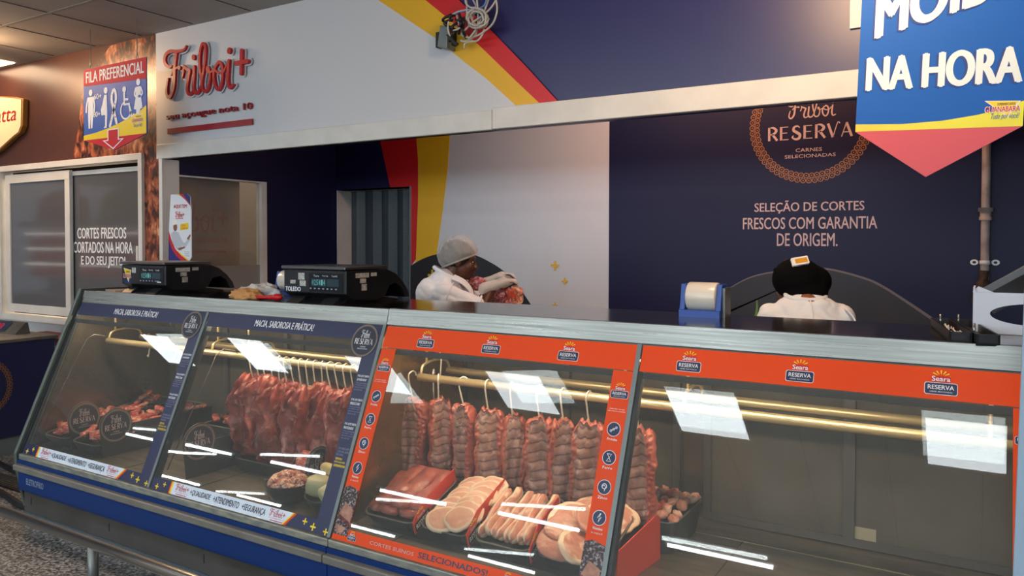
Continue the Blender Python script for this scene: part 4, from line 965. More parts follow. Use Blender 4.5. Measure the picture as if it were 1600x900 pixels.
# white label card on the sliding door and small marks
t = thing('paper_note', 'blank cream paper stuck low on the right sliding door', 'paper', (-.30, BK-.012, .5)); b = MB(); F_ = FY(BK-.012); a = F_.px(1334, 849); c_ = F_.px(1369, 828); b.rect(F_, a[0], a[1], c_[0], c_[1], 0, .001, mat('cream_paper', '9f9682', .7)); b.build('sheet', t)
# ------------------------------------------------------------------ on the worktop
WT = 1.2505
SCB = mat('scale_housing', '17181a', .35, col2='1f2022', scale=15); LCD = mat('scale_display', '1d2730', .15, emit='2b4a52', es=.25); SEG = emis('display_digit', '7fd6d0', .5)
PLATEM = mat('weighing_plate', '77797a', .3, .9); LABEL = mat('paper_label', 'c9c6be', .6, col2='9c9a94', scale=60)
def scale_(label, x, y, brand):
    t = thing('weighing_scale', label, 'scale', (x, y, WT)); P_ = lambda n, b, bev=0.: b.build(n, t, bev)
    w_ = .405; X0, X1 = x, x+w_
    fx = Fr((X0, y, WT), (0, 1, 0), (0, 0, 1)); ar = [(.36-.075*math.cos(math.radians(a)), .0+.075*math.sin(math.radians(a))) for a in range(0, 181, 15)]
    prof = [(0, .048), (.05, .018), (.16, .012)]+[(.22, .008)]+[(.27, .03), (.30, .075), (.35, .085), (.395, .06), (.42, .012), (.455, .012), (.44, .05), (.40, .095), (.345, .135), (.285, .155), (0, .155)]
    b = MB(); b.prism(fx, prof, 0, w_, SCB); P_('housing', b, .004)
    b = MB(); b.box(X0-.008, X1+.004, y-.012, y+.29, WT+.158, WT+.174, PLATEM); P_('weighing_plate', b, .005)
    b = MB(); b.prism(fx, [(-.02, 0), (.06, .028), (.30, .02), (.40, .004), (.40, 0)], .03, w_-.03, SCB); P_('foot', b, .002)
    b = MB()
    for u in (.05, .27): b = MB(); b.prism(fx, [(-.035, 0), (.01, .03), (.05, .03), (.06, 0)], u, u+.085, BLACKP); P_('front_foot', b, .002)
    F_ = FY(y-.0005); b = MB(); b.rect(F_, X0+.17, WT+.055, X1-.02, WT+.142, 0, .001, BLACKG); P_('display_panel', b)
    b = MB(); b.rect(F_, X0+.185, WT+.08, X0+.28, WT+.115, .001, .0016, LCD); b.rect(F_, X0+.285, WT+.08, X0+.36, WT+.115, .001, .0016, LCD)
    for k in range(6): b.text(F_, '0258 4'[k] if '0258 4'[k] != ' ' else '1', X0+.19+k*.0145, WT+.085, X0+.201+k*.0145, WT+.111, .0022, SEG, res=1)
    for k in range(7): b.rect(F_, X0+.175+k*.027, WT+.066, X0+.186+k*.027, WT+.072, .001, .0016, GRAYT)
    for k, s_ in enumerate(('Tara', 'Peso kg', 'Total R$')): b.text(F_, s_, X0+.20+k*.058, WT+.124, X0+.235+k*.058, WT+.133, .002, WHITE, res=1)
    P_('display', b)
    b = MB()
    if brand:
        b.text(F_, 'TOLEDO', X0+.012, WT+.052, X0+.115, WT+.074, .0012, WHITE, bold=.04); b.rect(F_, X0+.045, WT+.088, X0+.08, WT+.105, 0, .001, LABEL); b.rect(F_, X0+.098, WT+.108, X0+.14, WT+.14, 0, .001, LABEL); b.rect(F_, X0+.108, WT+.078, X0+.148, WT+.104, 0, .001, LABEL)
    else:
        guanabara(b, F_, lambda p, q: (X0+.02+.075*p, WT+.055+.082*q), .001); b.rect(F_, X0+.10, WT+.11, X0+.135, WT+.14, 0, .001, LABEL); b.text(F_, 'Toledo', X0+.325, WT+.06, X0+.365, WT+.07, .0015, WHITE, bold=.03)
    P_('front_print', b); F2 = FX(X1+.0005); yy = y
    for a in ((.06, .12, .15, .142), (.09, .095, .13, .116), (.10, .06, .135, .09), (.165, .125, .205, .142)): b = MB(); b.rect(F2, yy+a[0], WT+a[1], yy+a[2], WT+a[3], 0, .001, LABEL); P_('label_sticker', b)
    return t
scale_('black price scale with a yellow supermarket sticker at the left end of the counter', -4.20, 2.60, False)
scale_('black price scale with white maker lettering right of the cloth', -2.875, 2.60, True)
def roll_(label, x, y, w_, hid=False):
    t = thing('film_dispenser', label, 'dispenser', (x+w_/2, y, WT)); b = MB(); bl = mat('blue_dispenser_plastic', '1446a0', .35)
    for xx in (x, x+w_-.02): b.prism(Fr((xx, y, WT), (0, 1, 0), (0, 0, 1)), [(-.055, 0), (.06, 0), (.045, .05), (.03, .128), (-.03, .128), (-.045, .05)], 0, .02, bl)
    b.box(x, x+w_, y-.055, y+.06, WT, WT+.022, bl); b.box(x, x+w_, y-.06, y-.045, WT, WT+.03, bl); b.build('stand', t, .002)
    b = MB(); b.lathe((x+.023, y, WT+.078), (1, 0, 0), [(.018, 0), (.054, 0), (.056, .003), (.056, w_-.049), (.054, w_-.046), (.018, w_-.046)], mat('plastic_bag_roll', 'e2dccf', .3, coat=.4), 32); b.build('bag_roll', t)
    b = MB(); b.box(x+w_, x+w_+.012, y-.03, y+.045, WT, WT+.115, STEELD); b.build('cutter', t, .002); return t
roll_('blue dispenser with a thick white bag roll at the middle of the counter', -1.00, 2.93, .16)
roll_('blue dispenser with white roll half hidden behind the second scale', -3.26, 2.93, .16)
# cloth and red handled tool
CL = mat('orange_cloth', 'd9a062', .85, col2='c98a50', scale=20, bump=.5, bscale=60); CLW = mat('white_dish_cloth', 'd8d2cc', .85, col2='c2b8b4', scale=12, bump=.4, bscale=40)
def crumple(name, c, r, mt, seed, label, cat):
    b = MB(); s0 = seed
    def fn(d): return 1+.32*N3(d.x*2.2+s0, d.y*2.2, d.z*2.2)+.22*abs(N3(d.x*5+s0, d.y*5, d.z*5))+.06*N3(d.x*13+s0, d.y*13, d.z*13)
    b.ell((0, 0, 0), r, mt, None, 48, 28, fn)
    b.v = [Vector((v.x, v.y, max(v.z, -r[2]*.55))) for v in b.v]; o = b.build(name); o.location = (c[0], c[1], c[2]+r[2]*.55); return tag(o, label, cat)
crumple('cleaning_cloth', (-3.15, 2.60, WT), (.098, .05, .033), CL, 3, 'crumpled orange cleaning cloth at the counter edge between the scales', 'cloth')
crumple('dish_cloth', (-3.15, 2.70, WT), (.13, .055, .045), CLW, 8, 'white checked dish cloth bundled behind the orange cloth', 'cloth')
RP = mat('red_handle', 'c8141e', .3)
b = MB(); b.tube([(-3.06, 2.585, WT+.014), (-3.01, 2.59, WT+.015), (-2.955, 2.60, WT+.017), (-2.925, 2.605, WT+.018)], [.008, .009, .012, .017], RP, 10, sm=4); b.ell((-2.925, 2.605, WT+.018), (.03, .018, .017), RP); solo('serving_tool', b, 'red handled tool lying at the right of the orange cloth', 'tool', (-2.98, 2.6, WT))
b = MB(); b.prism(Fr((-4.3, 2.6, WT), (1, 0, 0), (0, 1, 0)), [(-.13, .04), (.07, -.02), (.10, .10), (-.08, .16)], 0, .004, mat('cardboard_sheet', 'b9a08c', .8)); solo('paper_sheet', b, 'tan paper sheet under the left scale at the counter end', 'paper', (-4.3, 2.6, WT))
# black pin rack
t = thing('knife_tray', 'long black two-channel tray of skewers at the right end of the counter', 'tray', (-.04, 2.75, WT)); ang = -.28
fr = Fr((-.075, 2.52, WT), (math.cos(ang), math.sin(ang), 0), (-math.sin(ang)*-1*0-.30, .95, 0)); fz = Fr((-.075, 2.515, WT), (1, 0, 0), (-.16, 1, 0)); fz = Fr((-.075, 2.515, WT), (.987, .158, 0), (-.158, .987, 0))
for u0 in (0, .062):
    b = MB(); l0 = 0 if u0 else .04
    b.rect(fz, u0, l0, u0+.058, .48, 0, .008, BLACKP); b.rect(fz, u0, l0, u0+.006, .48, 0, .032, BLACKP); b.rect(fz, u0+.052, l0, u0+.058, .48, 0, .032, BLACKP); b.rect(fz, u0, l0, u0+.058, l0+.006, 0, .032, BLACKP); b.rect(fz, u0, .474, u0+.058, .48, 0, .032, BLACKP)
    b.build('channel', t)
b = MB()
for k in range(14):
    u, v = rnd.uniform(.012, .05), rnd.uniform(.08, .3); b.tube([fz.p(u, v, .014+rnd.random()*.01), fz.p(u+rnd.uniform(-.01, .01), v+rnd.uniform(.02, .06), .018+rnd.random()*.012)], .002, WHITE, 5)
b.build('skewers', t)['kind'] = 'stuff'
for u, v in ((.02, .40), (.075, .42), (.075, .12)):
    b = MB(); b.tube([fz.p(u, v, .008), fz.p(u, v, .052)], .0035, STEEL, 6); b.build('pin', t)
# white cut-out carton with dark panel behind
WC = mat('white_carton', 'd3dcea', .6)
t = thing('carton', 'white carton with an oval hand hole at the right end of the counter', 'box', (.1, 2.86, WT)); FC = FY(2.84)
b = MB(); a = FC.px(1530, 520); z0 = WT+.001; x0 = a[0]-.012
oc = (x0+.165, z0+.066); X0_, X1_, Z0_, Z1_ = x0, x0+.41, z0, z0+.132; angs = sorted([math.radians(q) for q in range(0, 360, 8)]+[math.atan2(zz-oc[1], xx-oc[0]) % (2*math.pi) for xx in (X0_, X1_) for zz in (Z0_, Z1_)])
vs = []; fs = []
for q in angs:
    cq, sq_ = math.cos(q), math.sin(q); tt = min(((X1_ if cq > 0 else X0_)-oc[0])/cq if abs(cq) > 1e-6 else 9, ((Z1_ if sq_ > 0 else Z0_)-oc[1])/sq_ if abs(sq_) > 1e-6 else 9)
    vs += [FC.p(oc[0]+.125*cq, oc[1]+.034*sq_), FC.p(oc[0]+cq*tt, oc[1]+sq_*tt)]
nq = len(angs); b.add(vs, [(2*i, 2*i+1, 2*((i+1) % nq)+1, 2*((i+1) % nq)) for i in range(nq)], WC)
b.box(x0-.006, x0, 2.84, 3.0, z0, z0+.145, WC); b.box(x0, x0+.4, 2.84, 3.0, z0-.0005, z0+.003, WC)
b.build('carton_body', t); b = MB(); b.prism(FC, [(x0-.008, z0+.132), (x0+.008, z0+.150), (x0+.05, z0+.132)], -.01, -.007, WC); b.build('torn_flap', t)
t = thing('display_monitor', 'dark gray tilted panel standing in the white carton', 'monitor', (.2, 2.92, WT)); b = MB(); fr = Fr((x0+.05, 2.90, WT+.06), (.83, 0, .56), (-.4, .3, .8)); b.rect(fr, .0, .0, .42, .085, 0, .022, mat('dark_gray_plastic', '4a5560', .35)); b.build('screen_body', t, .004); b = MB(); b.rect(fr, .02, .01, .40, .06, .022, .024, BLACKG); b.build('screen', t)
b = MB(); b.lathe((.19, 2.70, WT+.0005), (0, 0, 1), [(.02, 0), (.05, .004), (.058, .03), (.055, .06), (.03, .085), (.012, .095), (.012, .11)], veil('clear_blue_plastic', '8fb4d2', .55, .15), 24); solo('plastic_bottle', b, 'clear bluish plastic bottle at the right frame edge on the counter', 'bottle', (.19, 2.70, WT))
# light blue post in front of the case
b = MB(); F_ = FY(2.0); a = F_.px(1583, 879); c_ = F_.px(1597.5, 520); d_ = (c_[0]-a[0])/(c_[1]-a[1]); x00 = a[0]-d_*a[1]
b.prism(F_, [(x00, 0), (x00+.05, 0), (x00+.05+d_*1.66, 1.66), (x00+d_*1.66, 1.66)], 0, .03, mat('pale_blue_post', 'a9c0d2', .45)); solo('barrier_post', b, 'pale blue post leaning at the right edge in front of the case', 'post', (x00, 2.0, 0))
# conduit on the back wall
CP = mat('painted_conduit', 'b3a59b', .5, col2='94867c', scale=12)
t = thing('conduit_pipe', 'gray painted conduit running down the dark wall at the right', 'pipe', (.02, BY-.04, .9)); xc = FB.px(1540, 330)[0]
b = MB(); b.tube([(xc, BY-.035, .6), (xc, BY-.035, CEIL)], .024, CP, 14); b.build('pipe', t)
b = MB(); zc = FB.px(1540, 334)[1]; b.lathe((xc, BY-.035, zc-.04), (0, 0, 1), [(.034, 0), (.034, .02), (.03, .022), (.03, .05), (.04, .052), (.04, .075)], CP, 18); b.build('coupling', t)
b = MB(); zc = FB.px(1540, 410)[1]; b.tube([(xc, BY-.035, zc-.012), (xc, BY-.035, zc+.012)], .029, ALU, 14)
for s_ in (-1, 1): b.ring(FB, xc+s_*.055, zc, .010, .022, .012, ALU, 14, .8); 
b.build('clamp', t)
b = MB(); z1 = FB.px(1535, 425)[1]; b.tube([(xc, BY-.05, z1+.01), (xc-.01, BY-.055, z1-.09), (xc-.02, BY-.05, z1-.20)], [.024, .034, .045, .05], mat('rusty_sleeve', '4a3526', .8, col2='2e221a', scale=30, bump=.4, bscale=60), 12, sm=4); b.build('rusty_sleeve', t)
# ------------------------------------------------------------------ signs and fittings at the front
def pxb(fr, bl, br, tl, tr_):
    bl, br, tl, tr_ = [Vector(fr.px(*p)) for p in (bl, br, tl, tr_)]
    return lambda a, b: tuple((bl*(1-a)+br*a)*(1-b)+(tl*(1-a)+tr_*a)*b)
WIRE = mat('thin_wire', 'b5b0a6', .4, .6)
F1 = FY(3.32); t = thing('hanging_sign', 'small blue and red priority queue sign hanging from the ceiling', 'sign', (-5.44, 3.32, 2.56))
x0, x1, zt, zb = -5.83, -5.048, 2.835, 2.301
b = MB(); b.prism(F1, [(x0, zb), ((x0+x1)/2, zb-.095), (x1, zb), (x1, zt), (x0, zt)], -.008, 0, BLUE); b.build('board', t)
b = MB(); ph = pxb(F1, (131, 220), (228.8, 208), (131, 109.3), (228.8, 88.8))
q = lambda *P: [ph(*p) for p in P]
REDS = mat('sign_red', 'cb2f3f', .65, spec=.15)
b.prism(F1, q((0, .765), (1, .715), (1, 1), (0, 1)), 0, .001, REDS)
b.prism(F1, q((0, 0), (1, 0), (1, .37), (.9, .30), (.8, .26), (.6, .185), (.4, .13), (.2, .09), (0, .07)), 0, .001, YEL); b.prism(F1, [(x0, zb), ((x0+x1)/2, zb-.095), (x1, zb)], 0, .0012, REDS)
b.build('print', t)
b = MB(); pt = lambda s_, a, c_, h=.002, mt=WHITE, **k: b.text(F1, s_, *ph(*a), *ph(*c_), h, mt, **k)
a = ph(.04, .80); c_ = ph(.965, .955); b.text(F1, 'FILA PREFERENCIAL', a[0], a[1], c_[0], c_[1], .002, WHITE, bold=.02); pt('60+', (.175, .555), (.30, .63), bold=.02); pt('80+', (.165, .31), (.28, .385), bold=.02)
S_ = lambda P, w0, w1=None, sm=3: b.stroke(F1, q(*P), w0, .002, WHITE, w1, None, 0, sm)
D_ = lambda u, v, r: b.disc(F1, *ph(u, v), r, .001, .002, WHITE, 14)
# elder, pregnant figure, ribbon, wheelchair, adult with baby
D_(.12, .66, .024); b.prism(F1, q((.08, .60), (.16, .60), (.165, .38), (.15, .16), (.125, .16), (.12, .36), (.11, .16), (.085, .16), (.075, .38)), 0, .002, WHITE); S_([(.075, .585), (.05, .48), (.045, .40)], .018); S_([(.165, .585), (.185, .48), (.18, .40)], .018)
D_(.37, .655, .024); b.prism(F1, q((.345, .595), (.385, .595), (.395, .32), (.385, .14), (.335, .14), (.36, .17), (.36, .32), (.30, .32), (.29, .40), (.315, .47)), 0, .002, WHITE)
S_([(.44, .16), (.50, .37), (.535, .52), (.52, .63), (.485, .63), (.465, .52), (.50, .37), (.545, .19)], .026)
for k, c3 in enumerate((YEL, REDS, BLUE, BLACK, YEL, REDS)): u, v = ((.46, .24), (.485, .32), (.52, .45), (.49, .52), (.475, .58), (.525, .27))[k]; b.disc(F1, *ph(u, v), .007, .0022, .003, c3, 4)
D_(.665, .625, .022); S_([(.665, .57), (.668, .42), (.74, .42), (.775, .25), (.81, .265)], .022, sm=1); S_([(.67, .49), (.72, .485)], .016)
uv = ph(.69, .34); b.stroke(F1, [(uv[0]+.062*math.cos(math.radians(a)), uv[1]+.062*math.sin(math.radians(a))) for a in range(115, 365, 20)], .014, .002, WHITE, sm=1)
D_(.88, .69, .024); b.prism(F1, q((.845, .63), (.915, .63), (.925, .48), (.945, .34), (.91, .33), (.905, .16), (.885, .16), (.88, .33), (.875, .16), (.855, .16), (.85, .33), (.815, .34), (.84, .48)), 0, .002, WHITE); S_([(.84, .61), (.825, .53), (.86, .49)], .016); S_([(.92, .61), (.945, .53), (.90, .50)], .016); b.disc(F1, *ph(.90, .50), .018, .002, .0028, BLUE, 12, .01)
guanabara(b, F1, lambda u, v: ph(.79+.16*u, .11+.17*v), .0012)
b.prism(F1, q((.40, .115), (.58, .115), (.58, -.03), (.66, -.03), (.49, -.165), (.32, -.03), (.40, -.03)), 0, .0022, WHITE); b.prism(F1, q((.415, .10), (.565, .10), (.565, -.043), (.625, -.043), (.49, -.145), (.355, -.043), (.415, -.043)), .0022, .003, REDS)
b.build('symbols', t)
for xx in (-5.74, -5.16):
    b = MB(); b.tube([(xx, 3.324, CEIL), (xx, 3.324, zt+.05), (xx-.015, 3.324, zt-.01), (xx+.015, 3.324, zt-.01), (xx, 3.324, zt+.05)], .0035, WIRE, 5); b.build('wire', t)
# large hanging sign at the right
F2 = FY(3.0); bl, br, tp, tl_ = [Vector(F2.px(*p)) for p in ((1336.5, 206), (1598, 197), (1453.5, 285), (1350, 0))]
t = thing('hanging_sign', 'large blue fresh-ground meat sign with red arrow foot at the upper right', 'sign', (float(bl.x)+.2, 3.0, 2.3))
e1 = (br-bl); W_ = e1.length; e1.normalize(); e2 = Vector((-e1.y, e1.x)); fr = Fr(F2.p(bl.x, bl.y), (e1.x, 0, e1.y), (e2.x, 0, e2.y)); Hh = W_*1.30
b = MB(); b.prism(fr, [(0, 0), (W_*.46, -W_*.325), (W_, 0), (W_, Hh), (0, Hh)], -.006, 0, BLUE); b.build('board', t)
REDS2 = mat('arrow_red', 'c94650', .4); YEL2 = mat('bright_yellow_print', 'e4e62a', .4, col2='d8c62e', scale=1.5)
b = MB(); b.prism(fr, [(0, 0), (W_*.46, -W_*.325), (W_, 0)], 0, .001, REDS2)
b.prism(fr, [(0, 0), (W_, 0), (W_, .165*W_), (.9*W_, .125*W_), (.75*W_, .085*W_), (.55*W_, .055*W_), (.3*W_, .042*W_), (0, .052*W_)], 0, .0013, YEL2); b.build('print', t)
b = MB(); SH = mat('letter_shadow_blue', '163a86', .4); WB = mat('white_sign_lettering', 'dcebee', .45)
def sgn(s_, pbl, ptr, bold=.05):
    a = fr.px(*pbl); c_ = fr.px(*ptr); b.text(fr, s_, a[0]-.006, a[1]-.004, c_[0]-.006, c_[1]-.004, .0014, SH, bold=bold+.02, res=8); b.text(fr, s_, a[0], a[1], c_[0], c_[1], .002, WB, bold=bold, res=8)
sgn('NA HORA', (1352, 143.5), (1601, 70)); a = fr.px(1366, 63); fs_ = Fr(fr.p(a[0], a[1]), fr.U+fr.V*.27, fr.V)
b.text(fs_, 'MOÍDA', -.006, -.005, W_*.97-.006, W_*.40, .0014, SH, bold=.06, res=8); b.text(fs_, 'MOÍDA', 0, 0, W_*.97, W_*.404, .002, WB, bold=.045, res=8)
ph2 = pxb(fr, (1541, 193), (1598, 190), (1537, 157), (1597, 152)); guanabara(b, fr, lambda u, v: ph2(.02+.95*u, .22+.75*v), .0016)
b.build('lettering', t)
for u in (.06*W_, .94*W_):
    b = MB(); p_ = fr.p(u, Hh-.02); b.tube([(p_.x, p_.y+.004, CEIL), (p_.x, p_.y+.004, p_.z)], .003, WIRE, 5); b.build('wire', t)
# raised brand lettering on the white header
RL = mat('red_acrylic', 'b80f1e', .35)
t = thing('shop_lettering', 'large raised red script lettering on the white header', 'sign', (-4.9, 3.65, 2.7))
b = MB(); F3 = FY(3.645)
for LOGO_I, (pts, a, bb, c_) in enumerate(LOGO+PLUS):
    k = .1*4.95/FPX*1.22; P_ = [F3.px(250+x/10-.6, 60+y/10) for x, y in pts]; b.stroke(F3, P_, a*k, .014+.0004*LOGO_I, RL, bb*k, None if c_ is None else c_*k, .018, 4)
b.build('letters', t)
b = MB()
for pts, a, bb, c_ in LOGO+PLUS:
    k = .1*4.95/FPX*1.22; P_ = [F3.px(250+x/10-.6, 60+y/10) for x, y in pts]; b.stroke(F3, P_, a*k+.022, .0125, WHITEV, bb*k+.022, None if c_ is None else c_*k+.022, .0015, 4)
b.build('backing', t)
t = thing('shop_lettering', 'small raised dark red slogan above a red bar on the header', 'sign', (-4.9, 3.65, 2.45)); b = MB(); DR = mat('dark_red_acrylic', '9a1622', .35)
b.pxtext(F3, 'seu açougue nota 10', (263, 191), (396.5, 160), .006, DR, bold=.007, d=.014, res=3); b.build('letters', t)
b = MB(); a = F3.px(264.5, 211); c_ = F3.px(396.5, 190); b.rect(F3, a[0], a[1]+.004, c_[0], a[1]+.045, .004, .016, DR); b.build('bar', t)
# shield sign at the far left
t = thing('wall_sign', 'cream shield sign with red lettering at the left frame edge', 'sign', (-8, 3.6, 2.5)); F4 = FY(3.60); SHD = mat('cream_sign_face', 'e9d2a8', .4); SHG = mat('gold_sign_edge', 'a8793a', .35, .6)
a = [F4.px(*p) for p in ((36, 154), (35, 196), (31, 207), (22, 214), (0, 234), (-40, 262), (-75, 250), (-75, 152), (-40, 148), (0, 150), (22, 151.5))]
b = MB(); b.prism(F4, a, -.045, 0, SHG); b.build('edge', t, .004)
cx_ = sum(p[0] for p in a)/len(a); cz_ = sum(p[1] for p in a)/len(a); b = MB(); b.prism(F4, [(cx_+(p[0]-cx_)*.955, cz_+(p[1]-cz_)*.955) for p in a], .0005, .004, SHD); b.build('face', t)
b = MB(); b.pxtext(F4, 'atta', (-6, 193), (26, 169.5), .006, DR, bold=.005, shear=.2); b.build('lettering', t)
# cable bundle and junction box
GRC = mat('light_gray_cable', 'b9b7b0', .5); BLC = mat('blue_cable', '5f86b8', .5); DKC = mat('black_cable', '17181c', .5)
F5 = FY(3.55); cp = lambda x, y, d=0.: F5.p(*F5.px(670+x/10, y/10), d)
t = thing('cable_bundle', 'tangle of coiled gray cables hanging in front of the header', 'cable', F5.p(*F5.px(735, 30)))
WR = [(GRC, [(1040, -60), (1080, 120), (1070, 250), (1000, 390), (840, 510), (680, 575), (560, 570), (500, 530), (560, 480), (700, 360), (860, 250), (980, 130), (1050, -10), (1060, -80)]), (GRC, [(760, -60), (770, 200), (750, 420), (690, 560), (560, 640), (490, 630)]), (GRC, [(920, -40), (860, 150), (800, 330), (740, 480), (640, 620)]),
 (GRC, [(400, 640), (350, 570), (315, 430), (330, 280), (420, 190), (560, 150), (720, 140)]), (BLC, [(350, 300), (400, 210), (520, 165), (700, 140), (860, 90), (920, -40)]), (GRC, [(850, 450), (830, 540), (770, 640), (650, 660), (580, 690), (560, 760)]), (GRC, [(590, -60), (600, 60), (660, 120), (730, 100), (680, 0), (660, -60)]), (GRC, [(570, -60), (580, 150), (560, 320), (500, 460)]), (GRC, [(430, 240), (470, 350), (500, 440), (400, 490)])]
for k, (mt, pts) in enumerate(WR):
    b = MB(); b.tube([cp(x, y, .012*math.sin(k*2.3+i*.8)) for i, (x, y) in enumerate(pts)], .0055, mt, 7, sm=5); b.build('cable', t)
b = MB(); pts = []
for k in range(150):
    a = k*.26; r = 175-.55*k; pts.append(cp(780+r*math.cos(a), 295+r*.95*math.sin(a), .01+.02*math.sin(k*.33)))
b.tube(pts, .005, GRC, 6); b.build('cable_coil', t)
b = MB()
for k in range(9):
    x, y = 300+rnd.random()*260, 200+rnd.random()*330; b.tube([cp(x, y, -.01), cp(x+rnd.uniform(-90, 90), y+rnd.uniform(30, 120), .02), cp(x+rnd.uniform(-120, 120), y+rnd.uniform(80, 190), -.02)], .008, DKC, 6, sm=4)
b.build('black_cables', t)
b = MB(); b.box(-2.72, -2.60, 3.60, 3.645, 2.66, 2.75, DKC); b.build('power_adapter', t, .004)
b = MB(); b.prism(F5, [F5.px(670+x/10, y/10) for x, y in ((290, 550), (330, 550), (480, 690), (440, 730))], 0, .02, DKC); b.build('plug', t, .003)
b = MB(); F6 = FY(3.56); a = [F6.px(*p) for p in ((683, 73), (698, 76), (700.5, 41), (687.5, 39.5))]; b.prism(F6, a, -.085, 0, GRAYM); o = solo('junction_box', b, 'gray metal junction box left of the cable tangle', 'box', F6.p(*F6.px(692, 58)), None, .004)
# poster on the post
t = thing('wall_sign', 'narrow white sign with a chef picture on the opening post', 'sign', (-5.1, 3.60, 1.6)); F8 = FY(3.605)
a = [F8.px(*p) for p in ((263.5, 410), (263.5, 365), (266.8, 304), (292, 303), (297, 307), (298.5, 330), (299, 402), (295, 408.5))]
b = MB(); b.prism(F8, a, -.006, 0, SKYW); b.build('board', t)
b = MB(); R8 = lambda *P: [F8.px(*p) for p in P]; NV = mat('poster_navy', '27277a', .45)
b.prism(F8, R8((286, 303.3), (292, 303), (297, 307), (297.6, 320), (292, 312)), 0, .001, NV); b.prism(F8, R8((280, 303.6), (286, 303.3), (292, 312), (297.6, 320), (297.7, 322), (290, 312.5)), .0, .0008, RED); b.prism(F8, R8((274, 303.8), (281, 303.6), (286, 307)), 0, .0006, YEL)
b.prism(F8, R8((263.6, 410), (263.6, 374), (268, 388), (275, 399), (285, 409)), 0, .001, NV); b.prism(F8, R8((263.6, 374), (263.7, 361), (268, 375), (274, 389), (283, 399), (294, 408), (285, 409), (275, 399), (268, 388)), 0, .0008, RED); b.prism(F8, R8((275, 390), (283, 399), (294, 408), (296, 407), (286, 399)), .0, .0012, YEL)
SK = mat('printed_skin', '8a5a3c', .5)
b.prism(F8, R8((267, 366), (272, 361), (279, 363), (284, 375), (288, 380), (296, 372), (297.5, 374), (290, 386), (284, 384), (284, 392), (276, 390), (270, 380)), 0, .0014, mat('chef_coat_print', 'bcc6d6', .5)); b.disc(F8, *F8.px(274, 355), .022, 0, .0016, SK, 14, .03); b.prism(F8, R8((270, 352), (278, 350), (277.5, 345), (270, 344)), 0, .002, WHITE); b.prism(F8, R8((278, 388), (288, 385), (290, 387), (280, 391.5)), 0, .0018, SK); b.prism(F8, R8((292, 373), (297, 366), (298, 368), (295, 375)), 0, .0018, SK)
b.prism(F8, R8((282, 350), (294.5, 348), (294.5, 358), (282, 360)), 0, .0014, YEL); b.build('print', t)
b = MB(); b.pxtext(F8, 'AQUI TEM', (271.5, 326.5), (292, 319), .002, RED, bold=.02, res=2); u0 = F8.px(274.5, 340); u1 = F8.px(288, 330); script_logo(b, F8, u0[0], u0[1], u1[0], u1[1], .002, RED, True, 0, 3, 1.2); a = F8.px(275, 341.3); b.rect(F8, a[0], a[1]-.004, a[0]+.085, a[1], 0, .002, RED)
b.pxtext(F8, 'CORTE', (283, 354), (290, 351), .002, RED, res=1); b.pxtext(F8, 'E SABOR', (283, 358), (293, 355), .002, RED, res=1)
for k, s_ in enumerate(('Peça ao nosso', 'açougueiro', 'o corte ideal')): b.pxtext(F8, s_, (288.5, 394.5+3*k), (296.5, 392.5+3*k), .002, BLACK, res=1)
b.build('lettering', t)
# chest freezer at the left
t = thing('chest_freezer', 'navy chest freezer with a ring emblem on its side at the left edge', 'freezer', (-6.4, 2.4, 0)); XF = -5.95
b = MB(); b.box(-6.95, XF, 1.2, 3.15, .13, .81, NAVYP); b.build('body', t, .004); b = MB(); b.box(-6.93, XF-.02, 1.22, 3.13, 0, .13, GRAYM); b.build('plinth', t)
b = MB(); b.box(-6.97, XF+.015, 1.18, 3.17, .81, .835, STEELD); b.build('top_rim', t, .004)
FFz = FX(XF); b = MB(); u_, v_ = FFz.px(-32, 607); u2, v2 = FFz.px(17.5, 607); rr = u2-u_
for k in range(48):
    a = 2*math.pi*k/48; b.ring(FFz, u_+rr*math.cos(a), v_+rr*math.sin(a), rr*.035, rr*.055, .002, GOLD, 10); b.ring(FFz, u_+rr*.91*math.cos(a+.06), v_+rr*.91*math.sin(a+.06), rr*.035, rr*.055, .002, GOLD, 10)
reserva(b, FFz, u_-rr*.72, v_-rr*.16, u_+rr*.60, v_+rr*.12, .002, WHITE); b.build('round_emblem', t)
t = thing('price_display', 'small slanted steel display with red digits on the freezer top', 'display', (-6.6, 3.05, .836))
b = MB(); b.prism(Fr((-7.1, 0, 0), (0, 1, 0), (0, 0, 1)), [(2.99, .836), (3.10, .836), (3.085, .92), (3.07, .92)], 0, .90, STEELD); b.build('housing', t)
F9 = Fr((-7.1, 2.989, .837), (1, 0, 0), (0, .08, .084)); b = MB(); b.rect(F9, .02, .014, .73, .105, 0, .002, mat('display_window', '2c3d55', .3)); b.build('screen', t)
RDG = emis('red_display', 'e0304a', .8); b = MB(); bar = lambda u0, v0, u1, v1: b.rect(F9, u0, v0, u1, v1, .002, .003, RDG)
for k in range(11):
    u = .06+k*.055
    for sg in ((0, .03, .006, .052), (0, .058, .006, .08), (.028, .03, .034, .052), (.028, .058, .034, .08), (.004, .026, .03, .031), (.004, .053, .03, .057), (.004, .079, .03, .084)): bar(u+sg[0], sg[1], u+sg[2], sg[3])
b.build('digits', t)
b = MB(); b.box(-7.0, -6.2, 3.40, 3.64, .72, .75, mat('dark_red_shelf', '5c1a16', .5)); b.box(-7.0, -6.2, 3.42, 3.64, .685, .72, mat('beige_board', 'b59a80', .6)); solo('wall_shelf', b, 'dark red ledge under the window behind the freezer', 'shelf', (-6.6, 3.5, .7))
